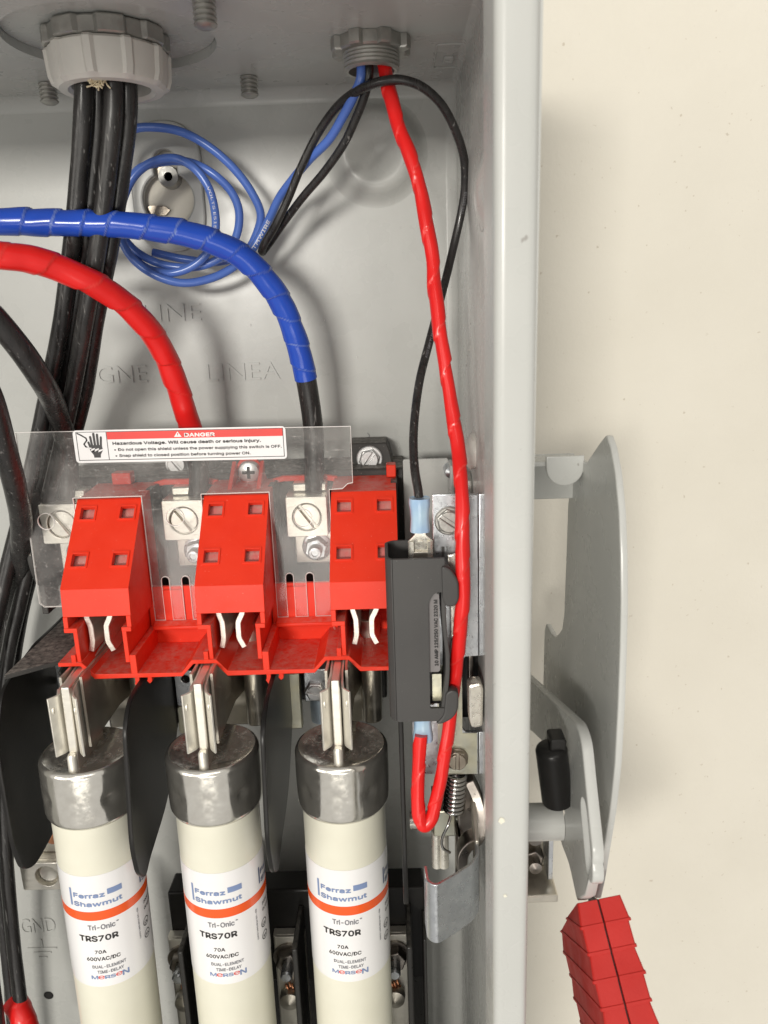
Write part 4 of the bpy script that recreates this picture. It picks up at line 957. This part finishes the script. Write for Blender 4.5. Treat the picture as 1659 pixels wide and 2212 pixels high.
build('stud', MB().lathe([(2.6, 300)] + [(2.6 - .35 * (k % 2), 299 - k * .9) for k in range(10)] + [(0, 289.5)], (pq.x, 0, pq.z), 'Y', 20), 'zinc', gb)
# bolts coming through the side wall, white sealant lump
sw = thing('wall_bolt', (24, 280, -50), 'bolt end with white sealant on the right inner wall', 'bolt')
pb = PX(1022, 973, 27.6)
build('shank', MB().lathe([(3.2, 28)] + [(3.2 - .4 * (k % 2), 27 - k * 0.8) for k in range(7)] + [(0, 20.8)], (0, pb.y, pb.z), 'X', 22), 'steel', sw)
blob = MB().lathe([(6.2, 28.2), (6.0, 26.5), (4.6, 25.0), (3.2, 24.4)], (0, pb.y - 0.5, pb.z), 'X', 30, rfun=lambda a, r, h: r * (1 + 0.12 * math.sin(3 * a + h)))
build('sealant', blob, 'bushing', sw, smooth=60)
pb2 = PX(1012, 1050, 27.0)
build('nut', MB().hexa(5.4, (0, pb2.y, pb2.z), 'X', 28, 22.5, 0.4), 'cast', sw, bevel=0.5)

# micro switch in its charcoal shroud
ms = thing('fuse_switch', (5, 232, -103), 'charcoal plastic auxiliary switch hanging in front of the right fuse', 'switch')
sec = ribbon([(14.4, 227.0), (14.2, 225.6), (-1.0, 225.6), (-3.0, 227.6), (-3.2, 243), (-1.0, 245.4), (12.8, 245.4), (14.6, 243)], 1.2, 2.2, 4)
zt, zb = -75.6, -131.4
# front with label slot, side and back walls
vs, fs = plate(roundpoly([(-1.4, zb), (14.2, zb), (14.2, -126.8), (9.4, -126.8), (9.4, -90.0), (11.4, -86.8), (14.6, -86.6), (14.6, zt), (-1.4, zt)], [.2, .5, .3, .6, 1.6, 1.2, .3, .3, .2]), [], 1.2)
build('front', MB().add(vs, fs, XZ(225.4)), 'shroud', ms, bevel=0.25)
sidep = ribbon([(-1.35, 225.4), (-3.2, 227.4), (-3.4, 243), (-1.4, 245.0), (13.2, 245.0), (14.9, 242.6), (15.0, 237)], 1.1, 2.4, 5)
build('casing', MB().prism(sidep, zb, zt, 'Z'), 'shroud', ms, bevel=0.25, smooth=50)
build('switch_body', MB().box(-1.5, 13.0, 229.8, 243, -128, -84), 'black', ms, bevel=0.4)
vs, fs = plate(rrect(8.9, 12.9, -114.6, -87.6, 0.9), [], 0.3); build('rating_plate', MB().add(vs, fs, XZ(226.6)), 'ratplate', ms)
vs, fs = plate(rrect(10.4, 13.4, -126.2, -116.6, 0.3), [], 0.4); build('terminal_blade', MB().add(vs, fs, XZ(229.0)), 'yzinc', ms)
tx = MB(); vs, fs = text('10 AMP 125/250 VAC 2320 M', 22.6, 1.5, 0.05)
tx.add([(12.3 - v[1], -112.4 + v[0], -v[2]) for v in vs], fs, XZ(226.42)); build('lettering', tx, 'inkshade', ms, smooth=0)
# curved lever strip and the two rounded lugs on the right
lv = Path([P(962, 1222, 226), P(958, 1290, 225.5), P(960, 1350, 225), P(967, 1420, 225), P(965, 1480, 225), P(955, 1545, 225.5)], 0.8)
mbv = MB(); n = lv.n
for i in range(n + 1):
    p = lv.p[i]
    for (dx, dy) in ((-0.7, 0), (0.7, 0), (0.7, 9), (-0.7, 9)): mbv.v.append(p + Vector((dx, dy, 0)))
for i in range(n):
    for k in range(4): mbv.f.append((i * 4 + k, i * 4 + (k + 1) % 4, i * 4 + 4 + (k + 1) % 4, i * 4 + 4 + k))
mbv.f += [(3, 2, 1, 0), (n * 4, n * 4 + 1, n * 4 + 2, n * 4 + 3)]
build('curved_rib', mbv, 'shroud', ms, bevel=0.25, smooth=50)
def lobe(pix, Y, th_):
    pl = [(P(x, y, Y).x, P(x, y, Y).z) for x, y in pix]
    vs, fs = plate(roundpoly(pl, 2.4, 6), [], th_, 0.6); return MB().add(vs, fs, XZ(Y))
build('upper_lobe', lobe([(953, 1218), (972, 1224), (990, 1250), (991, 1290), (983, 1306), (962, 1306), (955, 1290)], 225.5, 4.0), 'shroud', ms)
build('lower_lobe', lobe([(962, 1492), (975, 1484), (990, 1490), (989, 1528), (978, 1546), (955, 1558), (940, 1558), (958, 1540)], 226.2, 4.0), 'shroud', ms)
# pale metal tongue between shroud and red wire
vs, fs = plate([xz(967, 1200, 232), xz(985, 1196, 232), xz(992, 1230, 232), xz(985, 1300, 232), xz(983, 1430, 232), xz(975, 1432, 232), xz(973, 1300, 232)], [], 1.2, 0.25)
tg = build('contact_tongue', MB().add(vs, fs, XZ(232)), 'tin', ms)
pq = P(987, 1384, 231); build('rivet', MB().lathe([(1.9, 0), (1.8, -1.0), (1.0, -1.7), (0, -1.8)], pq, 'Y', 20), 'zinc', ms)
def crimp(c, up, label):
    t_ = thing('crimp_terminal', c, label, 'crimp terminal', 'blue crimp terminals')
    x, y, z = c; s = 1 if up else -1
    pr_ = [(2.9, z + s * 5.4), (3.15, z + s * 5.6), (3.25, z + s * 3.8), (2.95, z + s * 2.0), (2.75, z - s * 1.0), (2.95, z - s * 4.2), (3.05, z - s * 5.4), (2.4, z - s * 5.6)]
    def oval(a, r, h): return r * (1.06 if abs(math.cos(a)) > .6 else 0.94)
    build('sleeve', MB().lathe(pr_ if up else pr_[::-1], (x, y, 0), 'Z', 30, rfun=oval), 'crimp', t_, smooth=60)
    zz_ = z - s * 5.4
    neck = [(x - 1.6, zz_ + s * .4), (x - 1.8, zz_ - s * 1.2), (x - 3.5, zz_ - s * 2.9), (x - 3.6, zz_ - s * 14), (x + 3.6, zz_ - s * 14), (x + 3.5, zz_ - s * 2.9), (x + 1.8, zz_ - s * 1.2), (x + 1.6, zz_ + s * .4)]
    vs, fs = plate(neck, [], 0.9, 0.15); build('tab', MB().add(vs, fs, XZ(y)), 'tin', t_)
    for sx in (-1, 1):
        build('curl', MB().prism(ribbon([(x + sx * 2.0, y + .2), (x + sx * 3.7, y - .2), (x + sx * 3.7, y - 1.6), (x + sx * 2.2, y - 1.8)], 0.6, 0.9, 4), min(zz_ - s * 3.0, zz_ - s * 13), max(zz_ - s * 3.0, zz_ - s * 13), 'Z'), 'tin', t_)
    vs, fs = plate(rrect(x - 2.6, x + 2.6, min(zz_ - s * 6.4, zz_ - s * 15), max(zz_ - s * 6.4, zz_ - s * 15), .5), [], 0.8, 0.25); build('blade', MB().add(vs, fs, XZ(y - 1.3)), 'dull', t_)
    vs, fs = plate(rrect(x - .8, x + .8, min(zz_ - s * 3, zz_ - s * 5), max(zz_ - s * 3, zz_ - s * 5), .2), [], 0.6, 0.15); build('latch', MB().add(vs, fs, XZ(y - .9)), 'tin', t_)
    return t_
pc = P(907, 1112, 236.0); crimp((pc.x, 236.0, pc.z), True, 'blue crimp terminal on the black wire at the top of the switch')
pc = P(919, 1572, 230.0); crimp((pc.x - .8, 232.0, pc.z), False, 'blue crimp terminal on the red wire under the switch')

# bar with handle-side roller in the bracket window
ro = thing('trip_lever', (24, 232, -135), 'rounded steel lever in the bracket window beside the flange', 'lever')
vs, fs = plate(roundpoly([xz(1012, 1484, 230), xz(1038, 1478, 230), xz(1046, 1490, 230), xz(1044, 1574, 230), xz(1020, 1578, 230), xz(1014, 1560, 230)], 1.2), [], 6, 0.9); build('roller', MB().add(vs, fs, XZ(234)), 'tin', ro)
build('rod', MB().prism(rrect(P(1016, 1450, 245).x - .9, P(1016, 1450, 245).x + .9, 244, 246, .6), P(1016, 1500, 245).z, P(1016, 1408, 245).z, 'Z'), 'steel', ro)
build('pocket_shade', MB().box(20.5, 27.9, 252, 254, -146, -112), 'inkshade', ro)  # added black slab, paints the shade behind the bracket window

# spring, cam and latch clip
sp = thing('coil_spring', (18.5, 238, -170), 'small steel coil spring below the brown screw', 'spring')
s_top, s_bot = P(986, 1668, 239), P(980, 1748, 236); turns = 9
pts = []
for k in range(turns * 12 + 1):
    t = k / (turns * 12); c = s_top.lerp(s_bot, t); a = t * turns * 2 * PI; pts.append(c + Vector((3.3 * math.cos(a), 3.3 * math.sin(a), 0)))
build('coil', tube(MB(), Path(pts, 0.5), 0.7, 10), 'spring', sp, smooth=60)
wire = Path([s_bot + Vector((-1, -2.5, 0)), P(968, 1782, 231), P(955, 1812, 231), P(957, 1832, 231), P(972, 1842, 232)], 0.6)
build('hook', tube(MB(), wire, 0.5, 10), 'spring', sp, smooth=60)
ca = thing('latch_cam', (20, 240, -180), 'dark steel curved cam and link below the spring', 'latch part')
vs, fs = plate(roundpoly([xz(985, 1690, 242), xz(1012, 1672, 242), xz(1030, 1700, 242), xz(1040, 1760, 242), xz(1038, 1812, 242), xz(1018, 1830, 242), xz(1000, 1820, 242), xz(990, 1790, 242)], 3), [], 3.0, 0.8); build('cam', MB().add(vs, fs, XZ(243)), 'steel', ca)
arm = Path([P(1012, 1690, 238), P(1030, 1730, 236), P(1038, 1775, 233), P(1034, 1815, 230), P(1012, 1832, 228), P(1000, 1850, 227), P(998, 1890, 226)], 0.7)
mbv = MB(); n = arm.n
for i in range(n + 1):
    p, t = arm.p[i], arm.t[i]; nr = Vector((t.z, 0, -t.x)).normalized()
    for (a, b) in ((-2.0, 0), (1.6, 0), (1.6, 7), (-2.0, 7)): mbv.v.append(p + nr * a + Vector((0, b, 0)))
for i in range(n):
    for k in range(4): mbv.f.append((i * 4 + k, i * 4 + (k + 1) % 4, i * 4 + 4 + (k + 1) % 4, i * 4 + 4 + k))
mbv.f += [(3, 2, 1, 0), (n * 4, n * 4 + 1, n * 4 + 2, n * 4 + 3)]
build('bent_arm', mbv, 'steel', ca, bevel=0.4, smooth=50)
ax0 = P(955, 1770, 252)
build('shaft', MB().lathe([(3.4, 2.0), (3.4, 22), (0, 22)], (0, ax0.y, ax0.z), 'X', 26), 'tin', ca)
build('block', MB().box(P(936, 1790, 246).x, P(985, 1790, 246).x, 246, 262, P(950, 1808, 246).z, P(950, 1752, 246).z), 'yzinc', ca, bevel=0.6)
for dx in (0, 1):
    q = P(944 + 15 * dx, 1840, 250); build('stem', MB().lathe([(2.0, q.z - 8), (2.0, q.z + 8)], (q.x, 252, 0), 'Z', 18), 'tin', ca)
build('link', MB().prism(rrect(P(985, 1850, 240).x, P(1000, 1850, 240).x, 238, 246, 1.5), P(990, 1920, 240).z, P(990, 1800, 240).z, 'Z'), 'steel', ca, bevel=0.5)
lt = thing('latch_clip', (16, 208, -187), 'bent zinc latch plate at the lower right inside the flange', 'latch')
lp = [(6.4, 214), (6.9, 207), (9.4, 205.2), (15.5, 209.5), (21.5, 214.5), (24.2, 219), (24.6, 228)]
build('plate', MB().prism(ribbon(lp, 1.1, 1.6, 5), -200.6, -178.0, 'Z'), 'zinc', lt, bevel=0.25, smooth=50)
build('arm', MB().prism([(222, -200), (228.5, -198), (240, -172), (236, -170), (224, -177)], 23.9, 25.2, 'X'), 'dull', lt, bevel=0.3)

# ================================================================== OUTSIDE: handle guard, lever, grip
gd = thing('handle_guard', (58, 230, -100), 'grey painted arched handle guard plate outside the enclosure', 'handle guard')
arc = [(201.5, -34.6), (197, -37.2), (191.9, -42.8), (187, -52), (183.9, -62.4), (181.6, -74), (180.4, -86.2), (179.6, -102), (179.6, -118.8), (181.6, -134), (185.0, -148.1), (189, -164), (191.7, -172.2)]
inner = [(199, -178), (214, -178), (240, -172), (275.5, -150), (275.2, -122.6), (272.6, -118.8), (262, -118.6), (256, -117.0), (250, -112.8), (246, -109.5), (243.4, -103), (242.9, -82), (242.6, -64.5), (241.4, -60.5), (238.5, -60.8), (238.5, -47.4), (221, -46.0), (207, -37.5)]
gp_ = roundpoly(arc + inner, [1.2] + [0] * (len(arc) - 1) + [2] * 3 + [2, 2, 1, 2, 2, 1, 1, 1, 1, 0, 1, 1, .5, .5, 2, 1], 4)
vs, fs = plate(gp_, [], 1.9, 0.5)
build('plate', MB().add(vs, fs, YZ(57.05)), 'paint', gd, smooth=40)
build('arm', MB().box(29.6, 56.3, 236.4, 238.2, -60.7, -46.4), 'paint', gd, bevel=0.3)
build('arm_flange', MB().box(29.6, 56.0, 226, 236.3, -48.2, -46.5), 'paint', gd, bevel=0.5)
tb = [(47.2, -46.6), (59.2 - .2, -46.6)] + [(53.15 + 5.85 * math.cos(a), -50.2 - 5.6 * math.sin(a) * 1.05) for a in [PI * k / 14 for k in range(15)]]
vs, fs = plate(tb, [], 1.5, 0.4)
tbs = 224.5 / 235.0
build('stop_tab', MB().add([(v[0] * tbs, v[1] * tbs - 0.2, v[2]) for v in vs], fs, XZ(225.2)), 'paint', gd)
lv_ = thing('operating_lever', (50, 200, -130), 'bent grey steel operating lever with long slot', 'lever')
q = lambda x, y, X=50: (PX(x, y, X).y, PX(x, y, X).z)
lo = [(285, -136), q(1147, 1455), q(1268, 1562), q(1281, 1600), q(1291, 1700), q(1306, 1838), q(1306, 1862), q(1288, 1935), q(1246, 1945, 47), q(1229, 1867, 47), q(1208, 1813, 47), q(1225, 1720, 47), q(1182, 1612, 47), q(1146, 1578, 47), (285, -168)]
s_a, s_b = Vector(q(1261, 1752, 47)), Vector(q(1272, 1872, 47)); dd = (s_b - s_a).normalized(); aa = math.atan2(dd.y, dd.x)
slotp = circ(*s_b, 4.0, 10, aa - PI / 2, aa + PI / 2) + circ(*s_a, 4.0, 10, aa + PI / 2, aa + 1.5 * PI)
vs, fs = plate(roundpoly(lo, [0, 0, 4, 3, 0, 3, 3, 0, 0, 3, 5, 8, 3, 2, 0], 5), [slotp], 3.0, 0.5)
build('plate', MB().add(vs, fs, YZ(48.5)), 'paint', lv_, smooth=40)
shf = thing('lever_shaft', (42, 255, -150), 'black sleeve and grey steel shaft between enclosure and lever', 'shaft')
c0 = P(1184, 1668, 188)
sl_t, sl_b = P(1190, 1612, 190), P(1204, 1728, 192)
build('black_sleeve', tube(MB(), Path([sl_t, sl_t.lerp(sl_b, .04), sl_t.lerp(sl_b, .5), sl_t.lerp(sl_b, .96), sl_b], 0.6), lambda d: 4.4 - 1.0 * max(0, 1 - d / 1.2) ** 2, 28), 'plainblack', shf, smooth=40)
sl_u = P(1200, 1606, 190); build('sleeve_tab', MB().prism(rrect(sl_u.x - 1.8, sl_u.x + 2.6, sl_u.z - 3, sl_u.z + 2.4, .8), 188, 194, 'Y'), 'plainblack', shf, bevel=0.4)
c1 = P(1165, 1775, 199)
build('shaft', MB().lathe([(5.4, 29.6), (5.4, 46.9)], (0, c1.y, c1.z), 'X', 36), 'paint', shf, smooth=40)
hs = thing('hasp_bracket', (36, 250, -190), 'small zinc hasp bracket with two nuts beside the flange', 'bracket')
c2 = P(1160, 1840, 245)
build('plate', MB().prism(rrect(29.7, P(1188, 1890, 245).x, P(1180, 1893, 245).z, P(1180, 1765, 245).z, 2.0), 250, 251.8, 'Y'), 'dull', hs, bevel=0.3)
build('side_lip', MB().box(P(1184, 1890, 245).x - 1.2, P(1184, 1890, 245).x + .6, 240, 249.9, P(1180, 1880, 245).z, P(1180, 1790, 245).z), 'zinc', hs, bevel=0.3)
build('foot', MB().box(29.7, P(1186, 1890, 245).x + 1.2, 234, 249.9, P(1180, 1896, 245).z - 1.5, P(1180, 1888, 245).z), 'dull', hs, bevel=0.6)
for yy in (1790, 1850):
    qn = P(1153, yy, 247); build('nut', MB().hexa(4.3, (qn.x - .5, 0, qn.z), 'Y', 250, 244.5, 0.3), 'steel', hs, bevel=0.4)
    build('stud', MB().lathe([(2.4, 250), (2.4, 240.5), (0, 240)], (qn.x - .5, 0, qn.z), 'Y', 20), 'steel', hs)
gr = thing('handle_grip', (55, 172, -175), 'red ridged rubber grip on the end of the operating lever', 'handle grip')
T0 = P(1292, 1943, 174); T1 = P(1361, 2212, 157); ax = (T1 - T0); Lg = ax.length; ax.normalize()
dep = Vector((0, 0.9, -0.5)); dep = (dep - ax * dep.dot(ax)).normalized(); wid = ax.cross(dep).normalized()
if wid.x < 0: wid = -wid
def gsec(d, wl, wr, dp, gsign):
    c = T0 + ax * d; ch = 0
    xa, xb = (-wl, -0.28) if gsign < 0 else (0.28, wr)
    if gsign < 0: pl = [(xa, 0.4), (xa + .4, 0), (xb, 0), (xb, dp), (xa, dp)]
    else: pl = [(xa, 0), (xb - .4, 0), (xb, .4), (xb, dp), (xa, dp)]
    return [c + wid * a + dep * b for a, b in pl]
for half in (-1, 1):
    mb = MB(); rings = []
    stepL = Lg / 4.6
    for k in range(8):
        d0, d1 = k * stepL, (k + 1) * stepL
        for (d, e) in ((d0 + .02, 0.0 if k % 2 else -0.35), (d1 - .9, 0.35 if k % 2 == 0 else 0.0), (d1 - .75, 0.62 if k % 2 == 0 else .25), (d1 - .02, 0.62 if k % 2 == 0 else .25)):
            dp = 1.0 + min(d, 13) / 13 * (44 if half < 0 else 20)
            rings.append([q_ - dep * (e * 0.7) for q_ in gsec(d, 6.0 + e + d * .012, 6.6 + e + d * .014, dp + e, half)])
    for r_ in rings: mb.v += r_
    n = len(rings)
    for i in range(n - 1):
        for k in range(5): mb.f.append((i * 5 + k, i * 5 + (k + 1) % 5, i * 5 + 5 + (k + 1) % 5, i * 5 + 5 + k))
    mb.f += [(4, 3, 2, 1, 0), tuple((n - 1) * 5 + k for k in range(5))]
    build('shell', mb, 'grip', gr, bevel=0.15, smooth=25)
core = MB()
c0, c1 = T0 + ax * 0.3, T0 + ax * (Lg * 1.7)
core.v += [c + wid * a + dep * b for c in (c0, c1) for a, b in ((-0.5, 1.6), (0.5, 1.6), (0.5, 13), (-0.5, 13))]
core.f += [(0, 1, 2, 3), (7, 6, 5, 4)] + [(k, (k + 1) % 4, 4 + (k + 1) % 4, 4 + k) for k in range(4)]
build('core', core, 'inkshade', gr)
